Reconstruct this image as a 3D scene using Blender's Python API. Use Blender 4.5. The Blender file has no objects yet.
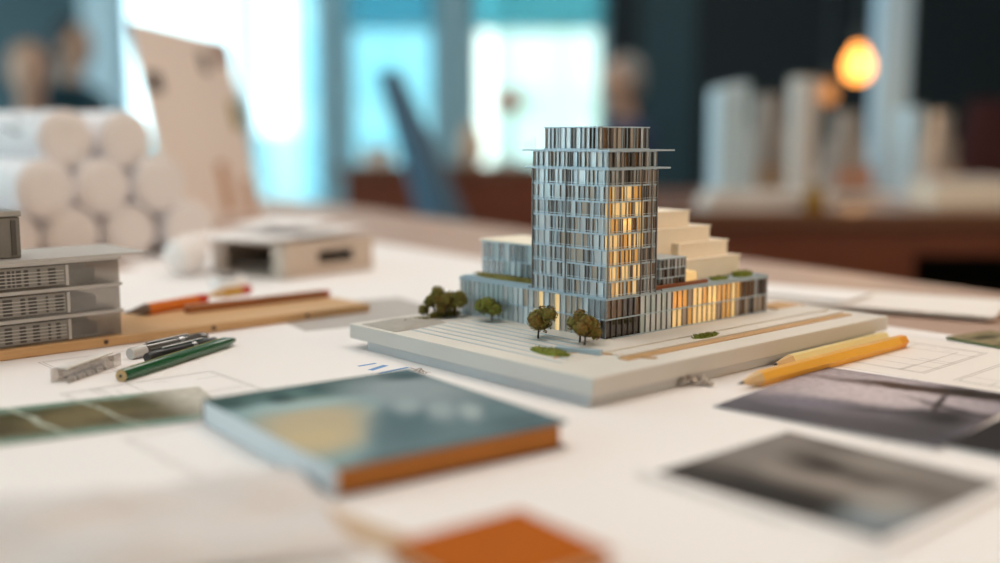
import bpy, bmesh, math, random
from mathutils import Vector, Matrix, Euler
PI = math.pi
R = math.radians
sc = bpy.context.scene
COL = sc.collection
random.seed(7)

# ---------------------------------------------------------------- camera calibration (1000 x 563)
F = 1068.0
TZ = 0.75                      # height of the table top
CH = 0.14                      # camera above the table top
PITCH = math.atan(141.5 / F)
def ray(px, py):
    x = (px - 500) / F; y = (281.5 - py) / F
    return Vector((x, math.cos(PITCH) + y * math.sin(PITCH), -math.sin(PITCH) + y * math.cos(PITCH)))
CAM = Vector((0, 0, TZ + CH))
def P(px, py, z=0.0):          # point of the horizontal plane z above the table top
    r = ray(px, py); t = (z - CH) / r.z
    return CAM + t * r
def D(px, py, Y):              # point at distance Y into the room
    r = ray(px, py)
    return CAM + (Y / r.y) * r

# ---------------------------------------------------------------- materials
MATS = {}
def srgb(h):
    if isinstance(h, str):
        h = h.lstrip('#'); c = [int(h[i:i+2], 16) / 255 for i in (0, 2, 4)]
    else:
        c = [v / 255 for v in h]
    return tuple((v / 12.92 if v <= .04045 else ((v + .055) / 1.055) ** 2.4) for v in c) + (1,)
def new_mat(name):
    m = bpy.data.materials.new(name); m.use_nodes = True
    nt = m.node_tree; nt.nodes.clear()
    out = nt.nodes.new('ShaderNodeOutputMaterial')
    return m, nt, out
def N(nt, typ, **kw):
    n = nt.nodes.new(typ)
    for k, v in kw.items():
        if k in ('operation', 'blend_type', 'data_type', 'noise_dimensions', 'wave_type', 'bands_direction', 'feature', 'interpolation_type'):
            setattr(n, k, v)
        else:
            n.inputs[k.replace('_', ' ')].default_value = v
    return n
def mix(nt, fac, a, b):
    n = nt.nodes.new('ShaderNodeMix'); n.data_type = 'RGBA'
    for sock, v in ((n.inputs[0], fac), (n.inputs[6], a), (n.inputs[7], b)):
        if hasattr(v, 'is_linked') or isinstance(v, bpy.types.NodeSocket): nt.links.new(v, sock)
        else: sock.default_value = v
    return n.outputs[2]
def bsdf(nt, out, color, rough=.6, metallic=0, spec=.5, trans=0, coat=0):
    b = nt.nodes.new('ShaderNodeBsdfPrincipled')
    if isinstance(color, bpy.types.NodeSocket): nt.links.new(color, b.inputs['Base Color'])
    else: b.inputs['Base Color'].default_value = color
    b.inputs['Roughness'].default_value = rough; b.inputs['Metallic'].default_value = metallic
    b.inputs['Specular IOR Level'].default_value = spec
    b.inputs['Transmission Weight'].default_value = trans
    b.inputs['Coat Weight'].default_value = coat
    nt.links.new(b.outputs[0], out.inputs[0])
    return b
def plain(name, color, rough=.6, metallic=0, spec=.5, var=.12, scale=40, bump=0, coat=0):
    if name in MATS: return MATS[name]
    m, nt, out = new_mat(name)
    c = srgb(color)
    tc = N(nt, 'ShaderNodeTexCoord')
    nz = N(nt, 'ShaderNodeTexNoise', Scale=scale, Detail=4.0); nt.links.new(tc.outputs['Object'], nz.inputs['Vector'])
    dark = tuple(v * (1 - var) for v in c[:3]) + (1,); lite = tuple(min(1, v * (1 + var)) for v in c[:3]) + (1,)
    col = mix(nt, nz.outputs['Fac'], dark, lite)
    b = bsdf(nt, out, col, rough, metallic, spec, 0, coat)
    if bump:
        bp = N(nt, 'ShaderNodeBump', Strength=bump, Distance=.002); nt.links.new(nz.outputs['Fac'], bp.inputs['Height'])
        nt.links.new(bp.outputs[0], b.inputs['Normal'])
    MATS[name] = m
    return m
def wood(name, c1, c2, scale=30, rough=.5, stretch=(1, 12, 12), coat=0):
    if name in MATS: return MATS[name]
    m, nt, out = new_mat(name)
    tc = N(nt, 'ShaderNodeTexCoord')
    mp = N(nt, 'ShaderNodeMapping'); mp.inputs['Scale'].default_value = stretch
    nt.links.new(tc.outputs['Object'], mp.inputs['Vector'])
    nz = N(nt, 'ShaderNodeTexNoise', Scale=scale, Detail=6.0, Distortion=.6); nt.links.new(mp.outputs[0], nz.inputs['Vector'])
    col = mix(nt, nz.outputs['Fac'], srgb(c1), srgb(c2))
    bsdf(nt, out, col, rough, coat=coat)
    MATS[name] = m
    return m
def glassy(name, tint, opaque, mixfac=.35, rough=.08, gloss=.25, glow=None):
    """thin sheet: part see-through (tinted), part pale diffuse, part mirror-like"""
    if name in MATS: return MATS[name]
    m, nt, out = new_mat(name)
    tr = N(nt, 'ShaderNodeBsdfTransparent'); tr.inputs[0].default_value = srgb(tint)
    df = N(nt, 'ShaderNodeBsdfDiffuse'); df.inputs[0].default_value = srgb(opaque)
    gl = N(nt, 'ShaderNodeBsdfGlossy'); gl.inputs['Roughness'].default_value = rough
    m1 = N(nt, 'ShaderNodeMixShader'); m1.inputs[0].default_value = mixfac
    nt.links.new(tr.outputs[0], m1.inputs[1]); nt.links.new(df.outputs[0], m1.inputs[2])
    m2 = N(nt, 'ShaderNodeMixShader')
    lw = N(nt, 'ShaderNodeLayerWeight'); lw.inputs['Blend'].default_value = .25
    mr = N(nt, 'ShaderNodeMapRange'); mr.inputs['To Min'].default_value = gloss * .6; mr.inputs['To Max'].default_value = min(1, gloss * 2)
    nt.links.new(lw.outputs['Facing'], mr.inputs['Value']); nt.links.new(mr.outputs[0], m2.inputs[0])
    nt.links.new(m1.outputs[0], m2.inputs[1]); nt.links.new(gl.outputs[0], m2.inputs[2])
    last = m2.outputs[0]
    if glow:
        em = N(nt, 'ShaderNodeEmission'); em.inputs[0].default_value = srgb(glow[0]); em.inputs[1].default_value = glow[1]
        ad = N(nt, 'ShaderNodeAddShader'); nt.links.new(last, ad.inputs[0]); nt.links.new(em.outputs[0], ad.inputs[1]); last = ad.outputs[0]
    nt.links.new(last, out.inputs[0])
    MATS[name] = m
    return m
def emit(name, color, strength):
    if name in MATS: return MATS[name]
    m, nt, out = new_mat(name)
    e = N(nt, 'ShaderNodeEmission'); e.inputs[0].default_value = srgb(color); e.inputs[1].default_value = strength
    nt.links.new(e.outputs[0], out.inputs[0]); MATS[name] = m
    return m
def picture(name, base, items, rough=.35, warp=.012, wscale=18, grain=.0, coat=0):
    """a printed image: soft blobs / bands over a base colour, in the object's own x,y (metres)
       items: ('b',cx,cy,rx,ry,angle,color,soft) blob   ('l',nx,ny,d,color,soft) half plane nx*x+ny*y>d"""
    m, nt, out = new_mat(name)
    tc = N(nt, 'ShaderNodeTexCoord')
    nz = N(nt, 'ShaderNodeTexNoise', Scale=wscale, Detail=5.0); nt.links.new(tc.outputs['Object'], nz.inputs['Vector'])
    sub = N(nt, 'ShaderNodeVectorMath', operation='SUBTRACT'); nt.links.new(nz.outputs['Color'], sub.inputs[0]); sub.inputs[1].default_value = (.5, .5, .5)
    scl = N(nt, 'ShaderNodeVectorMath', operation='SCALE'); nt.links.new(sub.outputs[0], scl.inputs[0]); scl.inputs['Scale'].default_value = warp * 2
    add = N(nt, 'ShaderNodeVectorMath', operation='ADD'); nt.links.new(tc.outputs['Object'], add.inputs[0]); nt.links.new(scl.outputs[0], add.inputs[1])
    cur = srgb(base)
    for it in items:
        if it[0] == 'b':
            _, cx, cy, rx, ry, ang, colr, soft = it
            mp = N(nt, 'ShaderNodeMapping'); mp.vector_type = 'TEXTURE'
            mp.inputs['Location'].default_value = (cx, cy, 0); mp.inputs['Rotation'].default_value = (0, 0, R(ang)); mp.inputs['Scale'].default_value = (rx, ry, 1e3)
            nt.links.new(add.outputs[0], mp.inputs[0])
            ln = N(nt, 'ShaderNodeVectorMath', operation='LENGTH'); nt.links.new(mp.outputs[0], ln.inputs[0])
            mr = N(nt, 'ShaderNodeMapRange'); mr.inputs['From Min'].default_value = 1 + soft; mr.inputs['From Max'].default_value = 1 - soft
            nt.links.new(ln.outputs['Value'], mr.inputs['Value'])
        else:
            _, nx, ny, d, colr, soft = it
            dt = N(nt, 'ShaderNodeVectorMath', operation='DOT_PRODUCT'); nt.links.new(add.outputs[0], dt.inputs[0]); dt.inputs[1].default_value = (nx, ny, 0)
            mr = N(nt, 'ShaderNodeMapRange'); mr.inputs['From Min'].default_value = d - soft; mr.inputs['From Max'].default_value = d + soft
            nt.links.new(dt.outputs['Value'], mr.inputs['Value'])
        cur = mix(nt, mr.outputs[0], cur, srgb(colr))
    if grain:
        n2 = N(nt, 'ShaderNodeTexNoise', Scale=220.0, Detail=6.0); nt.links.new(tc.outputs['Object'], n2.inputs['Vector'])
        mr = N(nt, 'ShaderNodeMapRange'); mr.inputs['From Min'].default_value = .35; mr.inputs['From Max'].default_value = .75; mr.inputs['To Max'].default_value = grain
        nt.links.new(n2.outputs['Fac'], mr.inputs['Value'])
        cur = mix(nt, mr.outputs[0], cur, (.02, .02, .02, 1))
    bsdf(nt, out, cur, .55, spec=.12)
    MATS[name] = m
    return m

# ---------------------------------------------------------------- mesh builder
class MB:
    def __init__(self): self.bm = bmesh.new(); self.mi = 0
    def _set(self, faces):
        for f in faces: f.material_index = self.mi
    def poly(self, pts, faces):
        vs = [self.bm.verts.new(p) for p in pts]
        fs = []
        for f in faces:
            try: fs.append(self.bm.faces.new([vs[i] for i in f]))
            except ValueError: pass
        self._set(fs); return self
    def box(self, x0, x1, y0, y1, z0, z1, M=None):
        pts = [Vector(p) for p in ((x0,y0,z0),(x1,y0,z0),(x1,y1,z0),(x0,y1,z0),(x0,y0,z1),(x1,y0,z1),(x1,y1,z1),(x0,y1,z1))]
        if M is not None: pts = [M @ p for p in pts]
        return self.poly(pts, ((3,2,1,0),(4,5,6,7),(0,1,5,4),(1,2,6,5),(2,3,7,6),(3,0,4,7)))
    def prism(self, pts2, z0, z1):
        n = len(pts2)
        pts = [(p[0], p[1], z0) for p in pts2] + [(p[0], p[1], z1) for p in pts2]
        return self.poly(pts, [tuple(range(n-1, -1, -1)), tuple(range(n, 2*n))] + [(i, (i+1) % n, n+(i+1) % n, n+i) for i in range(n)])
    def rings(self, rings, cap0=True, cap1=True):
        n = len(rings[0]); vs = [[self.bm.verts.new(p) for p in r] for r in rings]; fs = []
        for a, b in zip(vs, vs[1:]):
            for i in range(n): fs.append(self.bm.faces.new((a[i], a[(i+1) % n], b[(i+1) % n], b[i])))
        if cap0: fs.append(self.bm.faces.new(vs[0][::-1]))
        if cap1: fs.append(self.bm.faces.new(vs[-1]))
        self._set(fs); return self
    def tube(self, pts, rad, seg=10, cap=True):
        pts = [Vector(p) for p in pts]; n = len(pts)
        rs = rad if isinstance(rad, (list, tuple)) else [rad] * n
        rings = []; up = None
        for i, p in enumerate(pts):
            t = (pts[min(i+1, n-1)] - pts[max(i-1, 0)]).normalized()
            if up is None:
                up = Vector((0, 0, 1)) if abs(t.z) < .95 else Vector((1, 0, 0))
            a = t.cross(up).normalized(); b = a.cross(t).normalized(); up = b
            rings.append([p + rs[i] * (math.cos(2*PI*k/seg) * a + math.sin(2*PI*k/seg) * b) for k in range(seg)])
        return self.rings(rings, cap, cap)
    def lathe(self, prof, c=(0, 0, 0), seg=24, M=None):
        rings = []
        for r, z in prof:
            ring = [Vector((c[0] + max(r, 1e-5) * math.cos(2*PI*k/seg), c[1] + max(r, 1e-5) * math.sin(2*PI*k/seg), c[2] + z)) for k in range(seg)]
            if M is not None: ring = [M @ p for p in ring]
            rings.append(ring)
        return self.rings(rings)
    def ball(self, c, r, s=(1, 1, 1), sub=2, M=None, jit=0):
        mm = Matrix.Translation(c) @ Matrix.Diagonal((s[0]*r, s[1]*r, s[2]*r, 1))
        if M is not None: mm = M @ mm
        g = bmesh.ops.create_icosphere(self.bm, subdivisions=sub, radius=1, matrix=mm)
        fs = set()
        for v in g['verts']:
            if jit: v.co += Vector((random.uniform(-1, 1), random.uniform(-1, 1), random.uniform(-1, 1))) * jit
            fs.update(v.link_faces)
        self._set(fs); return self
    def grid(self, fn, nu, nv, th=.0004):
        """a sheet fn(s,t)->xyz with thickness th"""
        top = [[Vector(fn(i/nu, j/nv)) for j in range(nv+1)] for i in range(nu+1)]
        vt = [[self.bm.verts.new(p) for p in row] for row in top]
        vb = [[self.bm.verts.new(p - Vector((0, 0, th))) for p in row] for row in top]
        fs = []
        for i in range(nu):
            for j in range(nv):
                fs.append(self.bm.faces.new((vt[i][j], vt[i+1][j], vt[i+1][j+1], vt[i][j+1])))
                fs.append(self.bm.faces.new((vb[i][j+1], vb[i+1][j+1], vb[i+1][j], vb[i][j])))
        for i in range(nu):
            fs.append(self.bm.faces.new((vb[i][0], vb[i+1][0], vt[i+1][0], vt[i][0]))); fs.append(self.bm.faces.new((vt[i][nv], vt[i+1][nv], vb[i+1][nv], vb[i][nv])))
        for j in range(nv):
            fs.append(self.bm.faces.new((vt[0][j], vt[0][j+1], vb[0][j+1], vb[0][j]))); fs.append(self.bm.faces.new((vb[nu][j], vb[nu][j+1], vt[nu][j+1], vt[nu][j])))
        self._set(fs); return self
    def build(self, name, mat, parent=None, smooth=False, bevel=0, loc=None, rot=None, kind=None, label=None):
        me = bpy.data.meshes.new(name)
        bmesh.ops.recalc_face_normals(self.bm, faces=self.bm.faces[:])
        self.bm.to_mesh(me); self.bm.free()
        for m in (mat if isinstance(mat, (list, tuple)) else [mat]): me.materials.append(m)
        if smooth:
            for p in me.polygons: p.use_smooth = True
            try: me.set_sharp_from_angle(angle=R(40))
            except Exception: pass
        o = bpy.data.objects.new(name, me); COL.objects.link(o)
        if parent: o.parent = parent
        if loc is not None: o.location = loc
        if rot is not None: o.rotation_euler = rot
        if bevel:
            b = o.modifiers.new('bevel', 'BEVEL'); b.width = bevel; b.segments = 2; b.limit_method = 'ANGLE'
        if kind: o['kind'] = kind
        if label: o['label'] = label
        return o
def tag(o, label, cat, group=None):
    o['label'] = label; o['category'] = cat
    if group: o['group'] = group
    return o
def thing(name, label, cat, loc=(0, 0, 0), rz=0, group=None):
    o = bpy.data.objects.new(name, None); COL.objects.link(o); o.empty_display_size = .02
    o.location = loc; o.rotation_euler = (0, 0, rz)
    return tag(o, label, cat, group)
def copy_tree(o, parent=None):
    c = o.copy(); COL.objects.link(c)
    if parent: c.parent = parent
    for ch in list(o.children): copy_tree(ch, c)
    return c
def lamp(name, typ, loc, power, color, size=.1, parent=None, rot=(0, 0, 0), size_y=None):
    l = bpy.data.lights.new(name, typ); l.energy = power; l.color = color
    if typ == 'AREA':
        l.size = size
        if size_y: l.shape = 'RECTANGLE'; l.size_y = size_y
    elif typ == 'POINT': l.shadow_soft_size = size
    o = bpy.data.objects.new(name, l); COL.objects.link(o); o.location = loc; o.rotation_euler = rot
    if parent: o.parent = parent
    return o

# ================================================================ ROOM
XL, XR, YF, YB, ZC = -4.6, 4.4, -3.0, 7.6, 3.0
m_wallw = plain('white wall paint', '#d8d8d4', .8, var=.03)
m_dark = plain('dark navy wall paint', '#0e2029', .7, var=.1, scale=3)
m_teal = plain('dark teal wall panel', '#22404a', .5, var=.15, scale=2)
m_frame = plain('pale blue grey window frame', '#b4cad6', .5, var=.04)
m_post = plain('grey teal column', '#9dbfcc', .6, var=.06)
m_floor = plain('grey carpet tile floor', '#4a4642', .9, var=.2, scale=60)
MB().box(XL, XR, YF, YB, -.1, 0).build('floor', m_floor, kind='structure')
MB().box(XL, XR, YF, YB, ZC, ZC+.1).build('ceiling', m_wallw, kind='structure')
WX0, WX1 = -2.66, .74                      # opening of the rear window
b = MB().box(XL-.15, WX0-.24, YB, YB+.15, 0, ZC)
b.build('wall_back_left', m_teal, kind='structure')
MB().box(WX1, XR+.15, YB, YB+.15, 0, ZC).build('wall_back_right', m_dark, kind='structure')
MB().box(WX0-.24, WX1, YB, YB+.15, 2.75, ZC).build('wall_back_header', m_wallw, kind='structure')
MB().box(WX0-.24, WX1, YB, YB+.15, 0, .12).build('wall_back_sill', m_wallw, kind='structure')
MB().box(XR, XR+.15, YF, YB, 0, ZC).build('wall_right', plain('warm cream wall', '#dccbb6', .7, var=.1, scale=3), kind='structure')
MB().box(XL-.15, XR+.15, YF-.15, YF, 0, ZC).build('wall_front', m_wallw, kind='structure')
MB().box(XL, WX0-.3, YB-.015, YB, 0, .1).build('baseboard_back', m_frame, kind='structure')
# left wall: sill, header, piers, with tall windows between
b = MB().box(XL-.15, XL, YF, YB, 0, .5); b.box(XL-.15, XL, YF, YB, 2.8, ZC)
ys = [YF, -.6, 2.0, 4.8, YB]
for y in (YF+.1, -.6, 2.0, 4.8, YB-.1): b.box(XL-.15, XL, y-.1, y+.1, .5, 2.8)
b.build('wall_left', m_wallw, kind='structure')
m_pane = glassy('clear window glass', '#e9f8fb', '#ffffff', 0.0, .02, .05)
m_pane_c = glassy('cyan tinted window glass', '#e2f4f6', '#ffffff', 0.0, .02, .05)
m_pane_f = glassy('sandblasted window glass', '#f3fbf6', '#f2fbfa', .06, .3, .05)
def window(n, plane, a0, a1, z0, z1, pane, div=0):
    fr = MB(); w = .05
    def bx(b, p0, p1, q0, q1, t0=.03, t1=.09):
        if plane == 'y': b.box(p0, p1, YB+t0, YB+t1, q0, q1)
        else: b.box(XL-t1, XL-t0, p0, p1, q0, q1)
    bx(fr, a0, a0+w, z0, z1); bx(fr, a1-w, a1, z0, z1); bx(fr, a0+w, a1-w, z0, z0+w); bx(fr, a0+w, a1-w, z1-w, z1)
    for k in range(div):
        c = a0 + (a1-a0)*(k+1)/(div+1); bx(fr, c-.02, c+.02, z0+w, z1-w)
    o = fr.build('window_%d' % n, m_frame, kind='structure')
    pn = MB(); bx(pn, a0+w, a1-w, z0+w, z1-w, .055, .063)
    pn.build('window_pane', pane, o)
    return o
# rear window bays: posts at the places the photo shows them
bays = [(-2.66, -1.78, m_pane), (-1.78, -1.24, m_pane), (-1.08, -.44, m_pane_c), (-.20, .74, m_pane_f)]
for i, (a0, a1, pn) in enumerate(bays): window(i+1, 'y', a0, a1, .12, 2.75, pn)
for i, (a0, a1, z1) in enumerate(((-1.24, -1.08, 2.75), (-.44, -.20, 2.75))):
    MB().box(a0, a1, YB-.12, YB+.15, 0, z1).build('trim_%d' % (i+1), m_post, kind='structure')
MB().box(WX0-.24, WX0, YB-.04, YB+.12, 0, ZC).build('trim_3', plain('white door post', '#c9dae4', .5, var=.03), kind='structure')
yy = [YF+.2, -.7, -.5, 1.9, 2.1, 4.7, 4.9, YB-.2]
for k in range(4): window(5+k, 'x', yy[2*k], yy[2*k+1], .5, 2.8, m_pane, 1)
# pelmet / rolled blind over the right part of the rear window
m_blind = glassy('teal roller blind', '#8fd2df', '#a3dbe4', .35, .6, .02)
bl = thing('roller_blind', 'rolled down teal blind across the top of the rear window', 'blind', (0, YB-.10, 1.66))
MB().box(-1.06, .72, -.006, .0, 0, 1.0).build('blind_fabric', m_blind, bl)
MB().tube([(-1.07, 0, 1.04), (.73, 0, 1.04)], .04, 14).build('blind_roller', m_frame, bl, smooth=True)
MB().box(-1.06, .72, -.012, .006, -.03, 0).build('bottom_rail', m_post, bl)

# outdoors: neighbouring facades beyond the glass
def facade(name, label, x0, x1, y, z1, mw, mg, nx, nz, depth=3):
    t = thing(name, label, 'building', ((x0+x1)/2, y, 0)); hw = (x1-x0)/2
    MB().box(-hw, hw, 0, depth, 0, z1).build('wall', mw, t)
    pw = 2*hw/nx; ph = z1/nz
    for i in range(nx):
        for k in range(nz):
            f = MB().box(-hw+pw*(i+.18), -hw+pw*(i+.82), -.05, 0, ph*(k+.2), ph*(k+.85)).build('window', mg, t)
m_bw = plain('white render facade', '#f2f6f4', .8, var=.03, scale=1)
m_bt = plain('teal cladding facade', '#b4dbe2', .6, var=.06, scale=1)
m_bg = plain('pale sage facade', '#e2ebe2', .8, var=.05, scale=1)
m_bglass = plain('blue facade glass', '#a4d6e2', .3, var=.1, scale=1)
facade('office_building', 'teal clad office block outside, seen through the cyan pane', -2.4, -.35, 12.6, 4.6, m_bt, m_bglass, 3, 4)
facade('low_building', 'pale sage building outside, behind the frosted pane by the dark wall', -.1, 3.4, 14.0, 5.0, m_bg, m_bw, 4, 4)
facade('far_building', 'low white building outside, behind the leaning board', -6.2, -3.1, 13.5, 1.0, m_bw, m_bt, 4, 1)
MB().box(-14, 14, YB+.15, 26, -.15, -.05).build('ground', plain('pale paving', '#b9c3c4', .9, var=.05, scale=2), kind='structure')

# ---------------------------------------------------------------- unseen ceiling panels, added to light the room
m_lens = emit('added panel diffuser', '#fff1e2', 1.2)
m_lhouse = plain('white light housing', '#eeeeee', .4, var=.02)
def added_ceiling_light(x, y, label, power, color):
    t = thing('added_ceiling_light', label, 'ceiling light', (x, y, ZC-.06), 0, 'added unseen ceiling panels')
    MB().box(-.62, .62, -.62, .62, .02, .06).build('housing', m_lhouse, t)
    MB().box(-.58, .58, -.58, .58, .0, .02).build('diffuser', m_lens, t)
    lamp('lamp', 'AREA', (0, 0, -.01), power, color, 1.1, t)
added_ceiling_light(-.9, .9, 'unseen square light panel added above the left of the table', 12, (1, .95, .91))
added_ceiling_light(.9, .9, 'unseen square light panel added above the right of the table', 11, (1, .91, .84))
added_ceiling_light(1.3, 5.2, 'unseen square light panel added over the people at the back of the room', 16, (1, .93, .86))  # added to brighten the backlit person and the desk models
added_ceiling_light(0, 2.9, 'unseen square light panel added further back over the room', 14, (1, .93, .86))

# ================================================================ MAIN TABLE
e_far = P(345, 206) ; e_near = P(1000, 292)
tdir = (e_far - e_near); tdir.z = 0; tdir.normalize()          # runs along the far edge, away
ndir = Vector((tdir.y, -tdir.x, 0))
if ndir.x < 0: ndir = -ndir
edge_n = e_near.dot(ndir); far_t = P(285, 198).dot(tdir)
m_table = wood('beige veneer table top', '#a98a78', '#bfa190', 9, .55, (1, 14, 14))
tab = thing('worktable', 'large beige wooden worktable spread with white drawing sheets', 'table', (0, 0, 0), math.atan2(tdir.y, tdir.x))
# local x = tdir, local y = perpendicular left of tdir = -ndir
lx0, lx1, ly0, ly1 = -1.1, far_t, -edge_n, .5
MB().box(lx0, lx1, ly0, ly1, TZ-.035, TZ).build('tabletop', m_table, tab, bevel=.004)
m_leg = plain('dark grey steel', '#3a3c40', .4, metallic=.8)
for x in (lx0+.1, lx1-.1):
    for y in (ly0+.1, ly1-.1):
        MB().box(x-.03, x+.03, y-.03, y+.03, 0, TZ-.035).build('leg', m_leg, tab)

# ---------------------------------------------------------------- drawing sheets
m_paper = plain('white drawing paper', '#f3edeb', .75, var=.025, scale=6, spec=.2)
m_paper2 = plain('cream drawing paper', '#efe7e1', .75, var=.03, scale=6, spec=.2)
m_ink = plain('grey ink', '#b3aba6', .8, var=.1)
m_inkd = plain('dark ink', '#77706c', .8, var=.1)
m_blue = plain('blue ink', '#6f9bd0', .8, var=.15)
AM = R(41.6)
OU = Vector((math.cos(AM), math.sin(AM), 0)); OV = Vector((-math.sin(AM), math.cos(AM), 0))
OM = P(593, 379, .0125); OM.z = TZ
def line(b, x0, y0, x1, y1, w, z):
    d = Vector((x1-x0, y1-y0, 0)); L = d.length
    if L < 1e-6: return
    d /= L; n = Vector((-d.y, d.x, 0)) * w/2
    a = Vector((x0, y0, z)); c = Vector((x1, y1, z))
    b.poly([a-n, c-n, c+n, a+n], [(0, 1, 2, 3)])
def plan(b, cx, cy, w, h, rng, z, lw=.0005):
    """a little floor plan of walls, partitions, doors"""
    for dx in (0, .0022):
        x0, x1, y0, y1 = cx-w/2+dx, cx+w/2-dx, cy-h/2+dx, cy+h/2-dx
        for q in ((x0, y0, x1, y0), (x1, y0, x1, y1), (x1, y1, x0, y1), (x0, y1, x0, y0)): line(b, *q, lw, z)
    xs = sorted(rng.uniform(-.4, .4) for _ in range(4))
    for x in xs:
        X = cx + x*w; ya, yb = sorted((rng.uniform(-.5, .5), rng.choice((-.5, .5))))
        line(b, X, cy+ya*h, X, cy+yb*h, lw, z)
    for _ in range(4):
        Y = cy + rng.uniform(-.4, .4)*h; xa, xb = sorted((rng.uniform(-.5, .5), rng.choice((-.5, .5))))
        line(b, cx+xa*w, Y, cx+xb*w, Y, lw, z)
    for _ in range(5):
        x, y, r = cx+rng.uniform(-.4, .4)*w, cy+rng.uniform(-.4, .4)*h, rng.uniform(.05, .1)*min(w, h)
        for k in range(6): line(b, x+r*math.cos(k*.26), y+r*math.sin(k*.26), x+r*math.cos(k*.26+.26), y+r*math.sin(k*.26+.26), lw*.7, z)
def sheet(name, label, c, ang, w, h, z, mat, plans=(), ink=None, curl=0, seed=1, th=.00015):
    """rectangular sheet, centre c, local x length w, y length h, lying z above the table"""
    t = thing(name, label, 'paper', (c.x, c.y, TZ+z), ang, None)
    rng = random.Random(seed)
    b = MB()
    def fn(s, q): return ((s-.5)*w, (q-.5)*h, th)
    b.grid(fn, 8, 8, th).build('paper_sheet', mat, t)
    if plans:
        for (cx, cy, pw, ph) in plans:
            k = MB(); plan(k, cx, cy, pw, ph, rng, th+.00008)
            k.build('printed_plan', ink or m_ink, t)
    return t
def MF(u, v): return OM + u*OU + v*OV
s_left = sheet('drawing_sheet', 'wide white sheet under the tile photo at the left front', MF(-.42, .02), R(33), .52, .50, 0, m_paper2)
s_right = sheet('drawing_sheet', 'white sheet at the right front under the two dark photos', MF(.10, -.30), R(38), .62, .44, .0002, m_paper)
s_back = sheet('drawing_sheet', 'white sheet behind the model towards the far table edge', MF(.23, .60), R(36), .36, .66, .0004, m_paper)
s_main = sheet('drawing_sheet', 'large white floor plan sheet that the building model stands on', MF(.02, .07), AM, .63, .56, .0008, m_paper,
      plans=((-.185, .10, .09, .07), (-.19, -.02, .10, .09), (-.17, .2, .08, .06), (.10, -.20, .16, .08), (-.06, -.21, .09, .07), (.25, -.13, .08, .09)), seed=4)
# blue ink strokes and brown scribble beside the left corner of the model
k = MB()
inv = Matrix.Rotation(-AM, 4, 'Z') @ Matrix.Translation(-MF(.02, .07))
for (x0, y0, x1, y1, w) in ((374, 366, 392, 363, .0026), (386, 370, 402, 365, .0042), (395, 373, 424, 367, .0026), (374, 381, 390, 376, .0042), (392, 379, 400, 374, .001)):
    a = inv @ P(x0-16, y0, .0012); c = inv @ P(x1-16, y1, .0012); line(k, a.x, a.y, c.x, c.y, w, .00026)
k.build('ink_strokes', m_blue, s_main, label='blue ink strokes')
k = MB(); rng = random.Random(3); q = (402, 372)
for _ in range(16):
    n = (405+rng.uniform(-4, 26), 372+rng.uniform(-5, 6)); a = inv @ P(*q, .0012); c = inv @ P(*n, .0012); line(k, a.x, a.y, c.x, c.y, .0005, .0003); q = n
k.build('scribble', plain('brown ink', '#9a8676', .8), s_main, label='brown scribble')
s_plan = sheet('drawing_sheet', 'cream sheet with faint plan lines at the right edge behind the purple photo', P(965, 366), R(43), .125, .17, .0010, m_paper2,
      plans=((.0, .04, .09, .07), (-.01, -.045, .08, .06)), ink=m_ink, seed=9)
# stack of blank sheets at the far right
def pad(name, label, c, ang, w, h, z0, n, mat, cat='paper', th=.0016, rng=random.Random(5)):
    t = thing(name, label, cat, (c.x, c.y, TZ+z0), ang)
    for i in range(n):
        dx, dy, da = rng.uniform(-.006, .006), rng.uniform(-.006, .006), rng.uniform(-.03, .03)
        M = Matrix.Translation((dx, dy, 0)) @ Matrix.Rotation(da, 4, 'Z')
        MB().box(-w/2, w/2, -h/2, h/2, i*th, (i+1)*th-.0001, M).build('sheet', mat, t)
    return t
pad('paper_stack', 'loose stack of cream sheets near the far right table edge', P(880, 305), R(58), .10, .19, .0010, 3, m_paper2, th=.0016)
pad('paper_stack', 'white paper sheets on the loose cream stack, just behind the right corner of the model', P(795, 300), R(50), .06, .11, .0062, 2, m_paper, th=.0012)

# ================================================================ ARCHITECTURAL MODEL
m_board = plain('light grey model board', '#cdc8c2', .7, var=.03, scale=30)
m_board2 = plain('warm grey plinth board', '#bcbcbe', .75, var=.04, scale=30)
m_site = plain('off white card', '#dcd5cc', .8, var=.04, scale=60)
m_tan = plain('tan card strip', '#c39a6a', .7, var=.08, scale=60)
m_step = plain('blue grey acrylic edge', '#a3b4be', .4, var=.05)
m_slab = plain('pale blue acrylic slab edge', '#aebfcb', .3, var=.06, scale=300)
m_mul = plain('bronze mullion', '#77706b', .4, metallic=.1)
m_mulL = plain('silver mullion', '#b9c4cc', .3, metallic=.5)
m_core = plain('cream card core', '#d9c7ae', .8, var=.05, scale=150)
m_cream = plain('cream terraced card', '#f7e9d4', .8, var=.03, scale=100)
g_clear = glassy('clear blue model glass', '#e8f0f5', '#e2e4e5', .8, .1, .16)
g_grey = glassy('grey model glass', '#c0c8cd', '#b6bbbf', .8, .1, .16)
g_tan = glassy('tan model glass', '#e2cdb8', '#cdbcac', .82, .1, .14)
g_white = glassy('frosted white model glass', '#f4f7f8', '#eaf0f3', .88, .15, .14)
g_dark = glassy('dark model glass', '#6a5c50', '#3a2e26', .6, .06, .18)
g_gold = glassy('glow painted gold glass', '#f6d08c', '#e2bc78', .7, .08, .16, ('#ffc468', .18))  # warm lamp reflections and inner light painted as tint and emission
g_pale_glow = glassy('pale glow painted gold glass', '#fae8bc', '#f0dcae', .7, .08, .16, ('#ffd892', .30))  # paler panes with the same painted warm glow
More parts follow.
